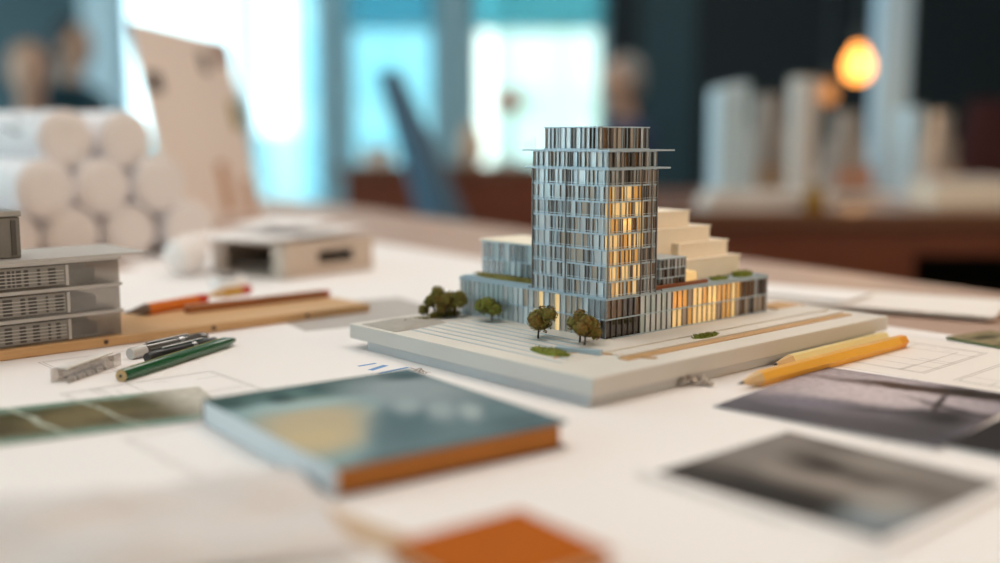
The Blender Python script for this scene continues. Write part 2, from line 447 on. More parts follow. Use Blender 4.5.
g_amb = glassy('amber model glass', '#a9804e', '#8a6236', .6, .08, .16)
g_teal = glassy('pale teal model glass', '#e0f0f2', '#d9e8ea', .75, .1, .16)
g_open = glassy('open clear model glass', '#f2f6f8', '#dde6ea', .18, .05, .12)
GL = [g_clear, g_grey, g_tan, g_white, g_dark, g_gold, g_pale_glow, g_amb, g_teal, g_open]
W_LEFT = [(0, 6), (1, 4), (2, 5), (3, 5), (4, .15)]
W_RIGHT = [(5, 5), (6, 4), (2, 3)]
W_SIDE = [(0, 5), (1, 4), (2, 2), (3, 2)]
def pick(rng, ws):
    tot = sum(w for _, w in ws); r = rng.uniform(0, tot)
    for i, w in ws:
        r -= w
        if r <= 0: return i
    return ws[-1][0]
ZB_ = .0162
MS = .9668
OMM = P(593, 379, .0012+ZB_*MS)
mod = thing('architectural_model', 'glass tower and podium building model on a grey board', 'model', (OMM.x, OMM.y, TZ+.0012), AM)
mod.scale = (MS, MS, MS)
BU, BV, ZB = .312, .234, ZB_
MB().box(.0, BU, .0, BV, .0060, ZB-.0005).build('base_board', m_board, mod, bevel=.0005)
MB().box(.0012, BU-.012, .003, BV-.02, 0, .0060).build('plinth', m_board2, mod)
MB().box(.0, BU, .0, BV, ZB-.0005, ZB).build('board_top', m_site, mod)
ZT = ZB
# plaza terraces: low steps parallel to the left front edge
for i in range(7):
    u0 = .016 + i*.0085; v0 = .040 + i*.004; v1 = .205 - i*.004
    z = ZT + .0002*(i+1)
    if i == 6: v0 = .075
    st = MB().box(u0, .0885, v0, v1, z-.0002, z).build('terrace_step', m_site, mod)
    MB().box(u0, u0+.0016, v0, v1, z, z+.0001).build('step_edge', m_step, st)
# mound at the left corner
b = MB()
def mound(s, q):
    u = .004+.05*s; v = .185+.04*q
    return (u, v, ZT+.0004+.0035*math.sin(PI*s)**.7*math.sin(PI*q)**.7*(.8+.2*math.sin(9*s+5*q)))
b.grid(mound, 12, 12, .0004).build('mound', plain('grey mound plaster', '#aaa39a', .9, var=.15, scale=200), mod, smooth=True)
# roads and kerbs on the right strip
def rect_part(name, u0, u1, v0, v1, z0, z1, mat, bev=0): return MB().box(u0, u1, v0, v1, z0, z1).build(name, mat, mod, bevel=bev)
rect_part('pavement', .050, .300, .042, .066, ZT, ZT+.00145, m_site)
rect_part('pavement', .055, .285, .028, .0405, ZT, ZT+.0009, m_site)
rect_part('path_strip', .05, .296, .0195, .0265, ZT, ZT+.0006, m_tan)
rect_part('kerb', .05, .296, .0268, .0279, ZT, ZT+.0016, m_site)
rect_part('kerb', .275, .308, .067, .09, ZT, ZT+.0012, m_tan)
rect_part('pavement', .268, .306, .10, .20, ZT, ZT+.0012, m_site)
# little winding path and ramp near the front corner
b = MB(); pts = []
for i in range(15):
    s = i/14; pts.append((.022+.05*s + .006*math.sin(4*s), .052-.03*s+.01*math.sin(5*s), ZT+.0003))
b.tube(pts, .0008, 6).build('path_edge', m_tan, mod)
MB().prism([(.036, .066), (.048, .040), (.0515, .041), (.041, .069)], ZT, ZT+.0032).build('ramp_wall', m_step, mod)
# model grass
m_grass = plain('model grass flock', '#7d8230', .95, var=.5, scale=700)
m_olive = plain('olive foliage flock', '#776c30', .95, var=.55, scale=900)
m_brown = plain('rust brown foliage flock', '#84652e', .95, var=.5, scale=900)
m_trunk = plain('model trunk', '#3a2c20', .8)
def flock(name, cu, cv, ru, rv, h, z, mat, n=260, seed=1, ang=0, parent=None):
    rng = random.Random(seed); b = MB()
    M = Matrix.Translation((cu, cv, z)) @ Matrix.Rotation(ang, 4, 'Z')
    ring = [(ru*math.cos(2*PI*k/14)*rng.uniform(.85, 1.1), rv*math.sin(2*PI*k/14)*rng.uniform(.85, 1.1)) for k in range(14)]
    pts = [M @ Vector((x, y, 0)) for x, y in ring] + [M @ Vector((x*.8, y*.8, h*.6)) for x, y in ring]
    b.poly(pts, [tuple(range(13, -1, -1)), tuple(range(14, 28))] + [(i, (i+1) % 14, 14+(i+1) % 14, 14+i) for i in range(14)])
    for _ in range(n):
        a = rng.uniform(0, 2*PI); r = math.sqrt(rng.random())
        p = M @ Vector((ru*r*math.cos(a), rv*r*math.sin(a), h*rng.uniform(.35, .75)*(1-.4*r)))
        s = rng.uniform(.0006, .0013)
        d = Vector((rng.uniform(-1, 1), rng.uniform(-1, 1), rng.uniform(.2, 1))).normalized()
        e = d.cross(Vector((rng.uniform(-1, 1), rng.uniform(-1, 1), rng.uniform(-1, 1)))).normalized()
        b.poly([p-e*s*.6, p+e*s*.6, p+d*s*1.6], [(0, 1, 2)])
    return b.build(name, mat, parent or mod)
flock('grass_bed', .030, .064, .006, .0165, .0035, ZT+.0004, m_grass, seed=2)
flock('grass_bed', .036, .205, .011, .006, .0045, ZT+.0004, m_olive, seed=3)
flock('grass_bed', .068, .213, .016, .004, .006, ZT+.0004, m_olive, seed=4)
flock('grass_bed', .142, .0345, .013, .0042, .0022, ZT+.0009, m_grass, seed=5)
def model_tree(u, v, z, h, r, mats, seed, w=1.0):
    t = MB(); rng = random.Random(seed)
    t.tube([(u, v, z), (u+.0004, v, z+h*.3), (u, v+.0003, z+h*.6)], [.0007, .00055, .0004], 6)
    for k in range(4):
        a = k*1.57+rng.random(); t.tube([(u, v, z+h*.32), (u+r*.6*math.cos(a), v+r*.6*math.sin(a), z+h*.6)], [.00045, .0002], 5)
    tr = t.build('tree', m_trunk, mod)
    c = MB()
    cz = z+h*.62
    lumps = [(rng.gauss(0, .38)*r*w, rng.gauss(0, .38)*r*w, rng.gauss(0, .3)*h*.4) for _ in range(7)]
    for li, (a, d, e) in enumerate(lumps):
        c.mi = li % len(mats)
        c.ball((u+a, v+d, cz+e), r*.42, (1, 1, .85), 2, jit=r*.06)
        for _ in range(130):
            q = Vector((rng.gauss(0, 1), rng.gauss(0, 1), rng.gauss(0, 1))).normalized()
            p = Vector((u+a, v+d, cz+e)) + q*r*.42*rng.uniform(.9, 1.25)
            s = rng.uniform(.0006, .0012); f = q.cross(Vector((rng.gauss(0, 1), rng.gauss(0, 1), rng.gauss(0, 1)))).normalized(); g = (q*.4+f.cross(q)).normalized()
            c.mi = rng.randrange(len(mats))
            c.poly([p-f*s, p+g*s*1.4, p+f*s, p-g*s*.6], [(0, 1, 2, 3)])
    c.build('crown', mats, tr)
model_tree(.0655, .0735, ZT+.0012, 0.0193, 0.0097, [m_olive, m_brown], 11, 1.05)
model_tree(.0600, .0640, ZT+.0012, 0.0168, 0.0095, [m_brown, m_olive], 12, 1.1)
model_tree(.0555, .1010, ZT+.0012, .0195, .0112, [m_olive, m_olive, m_brown], 13)
model_tree(.0760, .1700, ZT+.0012, .0165, .0104, [m_olive, m_grass], 14)
model_tree(.0600, .2150, ZT+.0008, 0.0185, 0.0078, [m_olive], 15)
model_tree(.0640, .2060, ZT+.0008, 0.0213, 0.0089, [m_olive, m_brown], 16)
model_tree(.0700, .2020, ZT+.0008, 0.0224, 0.0095, [m_olive], 17)
model_tree(.0750, .2120, ZT+.0008, 0.0168, 0.0074, [m_olive], 18)

def curtain(part, u0, u1, v0, v1, z0, z1, floors, nu, nv, wsets, slab=.0012, over=.0005, seed=1, mrand=True, split=None, subsplit=0, mul=None):
    """glass curtain wall round a box: slab edges, panes, mullions, all sub-parts of part.
       wsets: pane weights for faces (-v right face, -u left face, +v, +u)"""
    rng = random.Random(seed); fh = (z1-z0)/floors
    for k in range(floors+1):
        z = z0 + k*fh
        MB().box(u0-over, u1+over, v0-over, v1+over, z-slab/2, z+slab/2).build('floor_slab', m_slab, part)
    faces = [('-v', nu, wsets[0]), ('-u', nv, wsets[1]), ('+v', nu, wsets[2]), ('+u', nv, wsets[3])]
    for fc, n, ws in faces:
        L = (u1-u0) if fc[1] == 'v' else (v1-v0)
        def bx(b, a0, a1, d0, d1, q0, q1):
            if fc == '-v': b.box(u0+a0, u0+a1, v0-d1, v0-d0, q0, q1)
            elif fc == '+v': b.box(u0+a0, u0+a1, v1+d0, v1+d1, q0, q1)
            elif fc == '-u': b.box(u0-d1, u0-d0, v0+a0, v0+a1, q0, q1)
            else: b.box(u1+d0, u1+d1, v0+a0, v0+a1, q0, q1)
        g = MB(); m = MB(); ml = MB()
        for k in range(floors):
            za, zb = z0+k*fh+slab/2, z0+(k+1)*fh-slab/2
            cuts = [0.0]
            while len(cuts) < n:
                cuts.append(cuts[-1] + (1/n)*(rng.uniform(.55, 1.45) if mrand else 1))
            cuts = [c/cuts[-1]*(1-1/n*.9) for c in cuts] if mrand else [i/n for i in range(n)]
            cuts.append(1.0)
            for i, (c0, c1) in enumerate(zip(cuts, cuts[1:])):
                w = ws(( c0+c1)/2, (k+.5)/floors) if callable(ws) else ws
                g.mi = pick(rng, w)
                bx(g, c0*L, c1*L, -.0011, -.0007, za, zb)
                if mrand and rng.random() < .35:      # a half-drawn second sheet behind
                    g.mi = rng.choice((1, 2, 3) if fc != '-v' else (2, 5, 6)); bx(g, c0*L, (c0*.4+c1*.6)*L, -.0022, -.0018, za, zb)
                t = rng.uniform(.00016, .00030)
                (m if rng.random() < .6 else ml).mi = 0
                bx((m if rng.random() < .55 else ml) if mrand else (m if fc in ('-v', '+u') else ml), max(0, c0*L-t), min(L, c0*L+t), -.0006, .0003, za, zb)
        for c in [i/4 for i in range(5)] if mrand else []:
            a = c*L; bx(m, max(0, a-.0004), min(L, a+.0004), -.0005, .0005, z0, z1)
        g.build('glass_panes', GL, part); 
        if len(m.bm.verts): m.build('mullions', m_mul, part)
        if len(ml.bm.verts): ml.build('mullions', m_mulL, part)
        if subsplit:
            for q in range(floors):
                pass

# ---- podium
PU0, PU1, PV0, PV1 = .0850, .2607, .0696, .215
ZP0, ZP1 = ZT+.0008, ZT+.0268
pod = MB().box(PU0+.012, PU1-.006, PV0+.008, PV1-.006, ZT, ZP1-.001).build('podium', m_core, mod)
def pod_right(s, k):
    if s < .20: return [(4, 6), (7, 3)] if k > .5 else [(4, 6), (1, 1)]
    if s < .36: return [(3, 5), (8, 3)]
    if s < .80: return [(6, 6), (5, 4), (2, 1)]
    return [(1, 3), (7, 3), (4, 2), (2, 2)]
def pod_left(s, k):
    if s < .16: return [(1, 4), (2, 2), (3, 2), (0, 2)] if k > .5 or s > .06 else [(4, 3)]
    if s < .58: return [(2, 4), (3, 3), (6, 1.2), (0, 1)]
    return [(8, 6), (3, 3), (0, 2)]
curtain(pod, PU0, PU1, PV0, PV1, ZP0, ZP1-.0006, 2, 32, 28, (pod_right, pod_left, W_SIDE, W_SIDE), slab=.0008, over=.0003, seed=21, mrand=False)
MB().box(PU0-.0006, PU1+.0006, PV0-.0006, PV1+.0006, ZP1-.0008, ZP1+.0004).build('roof_slab', m_step, pod)
# parapet upstand round the right wing roof
for q in ((PU0+.055, PU1, PV0, PV0+.0012), (PU1-.0012, PU1, PV0+.0012, PV1), (PU0, PU0+.0012, PV0+.072, PV1)):
    MB().box(q[0], q[1], q[2], q[3], ZP1+.0004, ZP1+.0016).build('parapet', m_step, pod)
# ---- tower
TU0, TU1, TV0, TV1 = PU0+.0014, PU0+.0475, PV0+.0004, PV0+.0690
ZQ0, ZQ1 = ZP1+.0004, ZT+.1088
tow = MB().box(TU0+.0125, TU1-.006, TV0+.0095, TV1-.010, ZQ0, ZQ1-.002).build('tower', m_core, mod)
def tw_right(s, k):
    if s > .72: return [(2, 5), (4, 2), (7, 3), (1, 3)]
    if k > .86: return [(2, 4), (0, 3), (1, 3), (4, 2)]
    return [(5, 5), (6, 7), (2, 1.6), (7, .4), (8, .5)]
def tw_left(s, k):
    if s > .62: return [(0, 6), (1, 4), (3, 3), (8, 2)]
    return W_LEFT
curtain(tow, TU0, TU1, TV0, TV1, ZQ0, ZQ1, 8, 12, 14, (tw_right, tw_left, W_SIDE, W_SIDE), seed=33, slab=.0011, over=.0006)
# thin second slab line in every floor (sunshade rails) and full-height fins
fh = (ZQ1-ZQ0)/8
for k in range(8):
    z = ZQ0 + fh*(k+.16)
    b = MB()
    b.box(TU0-.0009, TU0-.0004, TV0-.0009, TV1, z-.0002, z+.0002); b.box(TU0-.0004, TU1, TV0-.0009, TV0-.0004, z-.0002, z+.0002)
    b.build('sunshade_rail', m_mulL, tow)
for (u, v) in ((TU0-.0008, TV0-.0008), (TU0-.0008, TV0+.037), (TU0-.0008, TV1), (TU0+.031, TV0-.0008), (TU0+.041, TV0-.0008), (TU1, TV0-.0008)):
    MB().box(u-.0004, u+.0004, v-.0004, v+.0004, ZQ0, ZQ1).build('corner_fin', m_mul, tow)
# roof plates
MB().box(TU0-.0035, TU1+.0100, TV0-.0035, TV1+.0045, ZQ1, ZQ1+.0011).build('canopy_plate', m_slab, tow)
for (c, d) in ((TU0, TV0), ):
    pass
ZR = ZQ1+.0011
curtain_floor = MB().box(TU0+.012, TU1-.006, TV0+.012, TV1-.010, ZR, ZR+.0098).build('top_storey', m_core, mod)
curtain(curtain_floor, TU0, TU1, TV0, TV1, ZR+.0003, ZR+.0100, 1, 14, 15, ([(2, 3), (0, 2), (4, 2), (7, 2)], W_LEFT, W_SIDE, W_SIDE), seed=41, slab=.0006, over=.0)
ZR2 = ZR+.0103
MB().box(TU0-.0045, TU1+.0125, TV0-.0045, TV1+.0065, ZR2, ZR2+.0010).build('canopy_plate', m_slab, tow)
ZR3 = ZR2+.001
pen = MB().box(PU0+.012, PU0+.038, PV0+.020, PV0+.050, ZR3, ZR3+.0125).build('penthouse', m_core, mod)
curtain(pen, PU0+.0020, PU0+.0495, PV0+.0100, PV0+.0580, ZR3+.0004, ZR3+.0143, 1, 12, 11, ([(2, 4), (7, 3), (4, 2), (3, 1)], [(0, 3), (1, 3), (3, 3), (2, 2), (4, 1)], W_SIDE, W_SIDE), seed=47, slab=.0009, over=.0008)
# roof terrace rods at the left of the penthouse
for q in range(4):
    MB().tube([(TU0-.0025, TV1-.004+q*.0032, ZR3), (TU0-.0025, TV1-.004+q*.0032, ZR3+.008-.001*q)], .0002, 5).build('railing_post', m_mulL, tow)
# warm model lamps behind the right glass
for (u, v, z, pw) in ((TU0+.020, TV0+.0052, ZQ0+.020, .006), (TU0+.022, TV0+.0052, ZQ0+.047, .005), (PU0+.075, PV0+.0042, ZT+.018, .010), (PU0+.115, PV0+.0042, ZT+.016, .007)):
    lm = MB().ball((0, 0, 0), .0013, sub=2).build('model_lamp', emit('warm model bulb', '#ffc875', 14), mod, loc=(u, v, z))
    lamp('lamp', 'POINT', (u, v-.0016, z), pw, (1, .80, .50), .0012, mod)
# ---- roof pavilions, terraced block, planters
pv = MB().box(.158, .172, .086, .097, ZP1+.0004, ZP1+.019).build('pavilion', m_core, mod)
curtain(pv, .148, .176, .079, .102, ZP1+.0006, ZP1+.0200, 3, 7, 6, (lambda s, k: [(9, 3), (0, 1)] if k > .66 else [(4, 4), (7, 1), (1, 2)], [(9, 4), (1, 3)], W_SIDE, W_SIDE), seed=51, slab=.0008, mrand=False)
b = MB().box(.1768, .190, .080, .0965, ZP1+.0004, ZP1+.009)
b.build('annex', g_pale_glow, mod, label='amber glass annex')
MB().box(.140, .196, .0745, .0775, ZP1+.0004, ZP1+.0030).build('roof_planter', plain('rust card', '#9a5a36', .8), mod, label='rust coloured low planter')
lp = MB().box(.122, .134, .165, .195, ZP1+.0004, ZP1+.0245).build('pavilion', m_core, mod)
curtain(lp, .104, .145, .1405, .212, ZP1+.0006, ZP1+.0262, 2, 8, 12, ([(9, 1)], [(9, 5), (3, 1.5), (8, 1)], [(9, 1)], [(9, 1)]), seed=57, slab=.0008, mrand=False)
MB().box(.102, .147, .1395, .2135, ZP1+.0270, ZP1+.0282).build('pavilion_roof', m_cream, mod)
MB().box(.0875, .100, .140, .2145, ZP1+.0004, ZP1+.0022).build('green_roof_tray', m_step, mod)
flock('roof_planting', .0935, .174, .005, .036, .004, ZP1+.0022, m_olive, n=300, seed=61)
for us, ue, v0, zl, zt in ((.192, .2565, .092, .0272, .0412), (.192, .2500, .0985, .0412, .0525), (.150, .2360, .1045, .0272, .0635), (.150, .2185, .1105, .0635, .0752)):
    o = MB().box(us, ue, v0, .185, ZT+zl, ZT+zt).build('terraced_block', m_cream, mod, bevel=.0006)
    MB().box(us, ue+.0008, v0-.0008, .1855, ZT+zt, ZT+zt+.0008).build('coping', m_cream, o)
flock('roof_planting', .246, .0815, .010, .0060, .006, ZP1+.0004, m_grass, n=200, seed=62)
flock('roof_planting', .218, .0815, .010, .004, .003, ZP1+.0004, m_grass, n=160, seed=63)
flock('roof_planting', .2588, .110, .0012, .022, .004, ZP1+.0004, m_olive, n=160, seed=64)

# ================================================================ PENCILS
def pencil(name, label, a, bpt, z, body, r=.0036, tip='#2c2622', end=None, group=None, cone=.020, hexa=True, wood_c='#d8b483'):
    """lying pencil, point at a, other end at bpt (world xy), resting z above table"""
    d = Vector((bpt.x-a.x, bpt.y-a.y, 0)); L = d.length
    t = thing(name, label, 'pencil', (a.x, a.y, TZ+z), math.atan2(d.y, d.x), group)
    n = 6 if hexa else 16
    rr = r if not hexa else r/math.cos(PI/6)
    zz = r
    def ring(x, q): return [Vector((x, q*math.cos(2*PI*(k+.5)/n+PI/2*0), zz+q*math.sin(2*PI*(k+.5)/n))) for k in range(n)]
    def ring_h(x, q): return [Vector((x, q*math.cos(2*PI*k/n), zz+q*math.sin(2*PI*k/n))) for k in range(n)]
    rg = ring_h
    e = .010 if end else 0
    MB().rings([rg(cone, rr), rg(L-e, rr)]).build('body', body, t)
    MB().rings([rg(.0045, rr*.24), rg(cone-.0015, rr*.93), rg(cone+.0001, rr*.99)]).build('sharpened_wood', plain('pencil wood '+wood_c, wood_c, .7), t)
    MB().rings([rg(0, rr*.06), rg(.0045, rr*.24)]).build('lead', plain('pencil lead '+tip, tip, .4), t)
    if end:
        MB().rings([rg(L-e, rr), rg(L, rr*.96)]).build('end_cap', end, t)
    return t
m_yel = plain('yellow lacquer', '#f4b02a', .35, var=.04, coat=.4)
m_yelp = plain('pale yellow lacquer', '#f0dc9c', .35, var=.04, coat=.3)
m_red = plain('red lacquer', '#c63418', .35, var=.06, coat=.3)
m_org = plain('orange lacquer', '#d97420', .35, var=.06, coat=.3)
m_green = plain('dark green lacquer', '#16502c', .25, var=.1, coat=.4)
m_blk = plain('black plastic', '#17181a', .3, var=.1)
m_silver = plain('brushed silver', '#b8b8b8', .25, metallic=1)
pencil('pencil', 'bright yellow pencil with sharp dark point in front of the model', P(738, 384, .0052), P(903, 341, .0052), .0012, m_yel, r=.0040, end=plain('orange pencil end', '#e8960f', .4))
a2, b2 = P(772, 365, .0046), P(884, 337, .0046)
pencil('pencil', 'pale cream pencil with black point behind the bright yellow one', a2, b2, .0012, m_yelp, r=.0034, tip='#111111')
# green pencil at the left: flat cut wooden end towards the viewer
def green_pencil():
    a, c = P(121, 376, .0043), P(234, 340, .0043); d = c-a; L = d.length
    t = thing('pencil', 'dark green pencil with blunt cut wooden end lying left', 'pencil', (a.x, a.y, TZ+.0003), math.atan2(d.y, d.x))
    r = .0040; n = 18
    ring = lambda x, q: [Vector((x, q*math.cos(2*PI*k/n), r+q*math.sin(2*PI*k/n))) for k in range(n)]
    MB().rings([ring(.0004, r*.98), ring(.0012, r), ring(L-.012, r), ring(L, r*.4)]).build('body', m_green, t, smooth=True)
    MB().rings([ring(-.0003, r*.88), ring(.0006, r*.92)]).build('cut_end', plain('pale cut wood', '#c8a878', .7), t)
    MB().rings([ring(-.0006, r*.25), ring(.0, r*.25)]).build('lead', m_blk, t)
    b = MB(); b.box(.004, L-.014, -.0004, .0004, 2*r-.0001, 2*r+.0001); b.build('foil_line', plain('gold foil', '#9a8a3c', .4), t)
green_pencil()
def pen(label, a, c, r, m_body, m_tip, clip=True, name='pen'):
    d = c-a; L = d.length; t = thing(name, label, 'pen', (a.x, a.y, TZ+.0003), math.atan2(d.y, d.x)); n = 18
    ring = lambda x, q: [Vector((x, q*math.cos(2*PI*k/n), r+q*math.sin(2*PI*k/n))) for k in range(n)]
    MB().rings([ring(.012, r), ring(L*.62, r), ring(L-.003, r*.94), ring(L, r*.6)]).build('barrel', m_body, t, smooth=True)
    MB().rings([ring(0, r*.86), ring(.001, r*.95), ring(.0118, r*.98)]).build('end_piece', m_tip, t, smooth=True)
    MB().rings([ring(L*.6, r*1.05), ring(L*.6+.004, r*1.05)]).build('ring', m_silver, t, smooth=True)
    if clip: MB().box(.014, .05, -.0012, .0012, 2*r, 2*r+.0012).build('clip', m_silver, t, bevel=.0003)
pen('black pen lying just behind the dark green pencil', P(147, 358, .0040), P(217, 341, .0040), .0036, m_blk, m_blk)
pen('smoky clear pen with silver end behind the black pen', P(130, 354, .0045), P(206, 337, .0045), .0042, glassy('smoky clear plastic', '#8a8580', '#6b6661', .55, .1, .2), plain('frosted clear plastic', '#c8c5c2', .25))

# clear plastic clip
a, c = P(60, 385, .0), P(113, 366, .0); d = c-a; L = d.length
t = thing('plastic_clip', 'clear plastic clip with white strip left of the dark green pencil', 'clip', (a.x, a.y, TZ+.0003), math.atan2(d.y, d.x))
m_clear = glassy('clear acrylic', '#eeeae6', '#cfcac5', .10, .05, .16)
b = MB(); b.box(0, L, -.006, -.0048, 0, .0085); b.box(0, L*.9, .0048, .006, 0, .0085)
for q in range(5): b.box(L*.1+q*L*.19, L*.1+q*L*.19+.0016, -.0048, .0048, .001, .0075)
b.build('body', m_clear, t, bevel=.0004)
MB().box(.003, L-.004, -.0035, .0035, .0086, .0096).build('strip', plain('white strip plastic', '#e9e4df', .35), t, bevel=.0003)
b = MB()
for q in range(4): b.tube([(L*.2+q*L*.17, -.0046, .0012), (L*.2+q*L*.17+.004, .0, .004), (L*.2+q*L*.17, .0046, .0012)], .0008, 6)
b.build('spring', plain('dark bent wire', '#4a423c', .3, metallic=.8), t)

# silver chain heap by the board
c0 = P(688, 387, .0)
t = thing('silver_chain', 'small heap of silver chain at the front edge of the model', 'chain', (c0.x, c0.y, TZ+.0013))
rng = random.Random(8); b = MB()
for q in range(70):
    cx = rng.uniform(-.0125, .0125); cy = rng.uniform(-.0045, .0045)
    cz = .0012 + max(0, .0062*(1-(cx/.0128)**2)*(1-(cy/.005)**2))*rng.random()
    rot = Euler((rng.uniform(-1, 1), rng.uniform(-1, 1), rng.uniform(0, 6))).to_matrix()
    pts = [Vector((cx, cy, cz)) + rot @ Vector((.0017*math.cos(2*PI*k/9), .0011*math.sin(2*PI*k/9), 0)) for k in range(10)]
    pts = [Vector((p.x, p.y, max(p.z, .0005))) for p in pts]
    b.tube(pts, .00042, 6)
b.build('links', plain('dull silver', '#d3c9c0', .3, metallic=.45), t)

# ================================================================ BOOK
A = P(336, 501) ; A.z = TZ+.0004
rb = R(36.5)
e1, e2, bh = .118, .138, .0130
bk = thing('book', 'hardcover book with misty teal picture cover, front left', 'book', (A.x, A.y, TZ+.0005), rb)
m_cover = picture('misty teal book cover', '#86a0a3', [
    ('l', .25, 1, .119, '#3a5450', .008), ('b', .050, .117, .028, .012, -8, '#54706e', .5), ('b', .031, .112, .006, .017, -10, '#24403f', .4), ('b', .006, .122, .008, .016, 0, '#2f4a46', .5),
    ('b', .058, .122, .010, .008, 0, '#2b4644', .5), ('b', .022, .062, .026, .040, -32, '#b9a98a', .4), ('b', .012, .040, .016, .02, -32, '#c3b08a', .5), ('b', .030, .098, .03, .008, -8, '#9db4b5', .5),
    ('l', .8, -.6, .0085, '#647a80', .005), ('b', .060, .045, .014, .036, -35, '#546b72', .5), ('b', .092, .095, .03, .036, 0, '#8d999d', .5), ('b', .108, .125, .012, .010, 0, '#3f5358', .5),
    ('b', .082, .050, .006, .016, -30, '#98a6a9', .6), ('b', .092, .040, .005, .014, -30, '#a5b1b3', .6), ('b', .074, .068, .006, .014, -30, '#97a5a8', .6), ('b', .100, .012, .016, .012, 0, '#4f646b', .5)], .30, .0035, 60)
m_edge = plain('dark maroon cover edge', '#3a2420', .6)
m_pages = wood('orange brown page edges', '#c07a2c', '#a5601c', 60, .7, (1, 1, 30))
m_daylit = plain('daylight tinted page edges', '#d6d9dd', .6, var=.03)  # daylight reflected on the page edges, put into the colour
MB().box(.0, e1, .0, e2, bh-.0013, bh).build('front_cover', m_cover, bk, bevel=.0003)
MB().box(.0, e1, .0, e2, 0, .0013).build('back_cover', m_edge, bk, bevel=.0003)
MB().box(.0016, e1-.003, .002, e2-.003, .0014, bh-.0014).build('page_block', m_pages, bk)
MB().box(-.0004, .0013, .0006, e2-.0016, .0012, bh-.0006).build('daylit_page_edge', m_daylit, bk, label='page edges tinted pale blue by daylight')
b = MB(); b.box(-.0005, .0012, e2-.0015, e2, .0012, bh-.0006); b.build('spine_band', m_edge, bk)

# orange notebook at the front
nA = P(395, 545, .004); nC = P(612, 549, .004); nB = P(503, 516, .004)
ang = math.atan2((nB-nA).y, (nB-nA).x)
nb = thing('notebook', 'small orange brown leather notebook at the bottom of the picture', 'notebook', (nB.x+.006, nB.y-.001, TZ+.0012), R(37))
m_leath = plain('orange brown leather', '#b25a06', .8, spec=.15, var=.1, scale=120, bump=.15)
MB().box(-.055, .0, -.050, .0, .0046, .0060).build('front_cover', m_leath, nb, bevel=.0005)
MB().box(-.0535, -.0012, -.0485, -.0012, .0015, .0046).build('page_block', plain('cream pages', '#d9c29a', .8, var=.06, scale=200), nb)
MB().box(-.055, .0, -.050, .0, 0, .0014).build('back_cover', m_leath, nb, bevel=.0005)

# crumpled papers in the left foreground
def crumple(label, c, ang, w, h, z0, amp, seed, mat):
    rng = random.Random(seed); ph = [rng.uniform(0, 6) for _ in range(8)]
    def fn(s, q):
        x = (s-.5)*w; y = (q-.5)*h
        edge = min(1, 4*min(s, 1-s, q, 1-q)+.25)
        zz = amp*(.55+.22*math.sin(7*s+ph[0]+3*q)+.16*math.sin(9*q+ph[1]-4*s)+.10*math.sin(17*s+ph[2])*math.sin(13*q+ph[3])+.06*abs(math.sin(23*s+11*q+ph[4])))
        return (x, y, .0008+max(0, zz)*edge)
    return tag(MB().grid(fn, 36, 36, .0005).build('crumpled_paper', mat, smooth=True, loc=(c.x, c.y, TZ+z0), rot=(0, 0, ang)), label, 'paper')
m_crum = plain('greyish white tracing paper', '#d9d2d0', .8, var=.05, scale=20)
crumple('crumpled white tracing paper at the bottom left corner', P(92, 545), R(22), .165, .10, .0006, .016, 5, m_crum)
sheet('card_strip', 'tan card strip between the book and the orange notebook', P(348, 530), R(-42), .10, .016, .0010, plain('tan kraft card', '#c9ad90', .8), th=.0008)
# ================================================================ PRINTED PHOTOS
def photo(label, near, ang, w, h, z, mat, border=None, th=.0004, cat='photo'):
    """print lying flat: near = its local (0,0) corner; x along ang, y to the left of it"""
    t = thing('photo_print', label, cat, (near.x, near.y, TZ+z), ang)
    b = border or 0
    MB().box(-b, w+b, -b, h+b, 0, th).build('backing', m_paper, t)
    MB().box(0, w, 0, h, th, th+.0001).build('print', mat, t)
    return t
m_tile = picture('photo of mossy tiles', '#6a5f42', [
    ('b', .205, .055, .020, .012, 20, '#4a4528', .6), ('b', .190, .028, .012, .014, 0, '#4d4127', .6), ('b', .235, .035, .020, .016, 0, '#7a6c4a', .6), ('b', .262, .052, .016, .012, 0, '#5a5334', .6), ('b', .250, .022, .014, .008, 0, '#5c4f34', .6),
    ('b', .215, .068, .03, .005, 6, '#7f9c8c', .6), ('b', .255, .069, .018, .005, 0, '#8fa898', .6), ('l', 0, -1, -.009, '#83a294', .005), ('l', 1, .2, .288, '#cfc8bc', .012),
    ('b', .212, .036, .0012, .05, 16, '#c3cbbb', .8), ('b', .246, .036, .0010, .05, 16, '#b9bfae', .8), ('b', .182, .036, .0012, .05, 16, '#b3bba8', .8)], .4, .004, 50, grain=.3)
near = P(195, 424); aT = R(29.5)
dT = Vector((math.cos(aT), math.sin(aT), 0))
photo('long photo of mossy green brown tiles at the left', near - dT*.28, aT, .30, .073, .0014, m_tile)
m_land = picture('photo of violet seashore', '#9a9098', [
    ('b', .082, .068, .040, .050, 0, '#cfc0c4', .6), ('l', -1, .0, -.040, '#6d6872', .022), ('b', .012, .07, .018, .05, 0, '#524e57', .6), ('b', .02, .02, .02, .03, 0, '#4a464c', .6),
    ('b', .048, .048, .012, .05, 12, '#5d5862', .6), ('b', .055, .018, .018, .016, 20, '#2c292d', .6), ('b', .113, .045, .0075, .055, 8, '#4a3024', .45), ('b', .120, .020, .010, .030, 0, '#2b1f1a', .5),
    ('b', .085, .030, .030, .0016, 10, '#3a2f2f', .5), ('b', .060, .035, .003, .045, 30, '#3b363c', .5), ('b', .075, .015, .004, .03, -20, '#40383c', .5), ('b', .04, .085, .012, .02, 20, '#787280', .6)], .28, .008, 34, grain=.3)
def dirv(a): return Vector((math.cos(R(a)), math.sin(R(a)), 0))
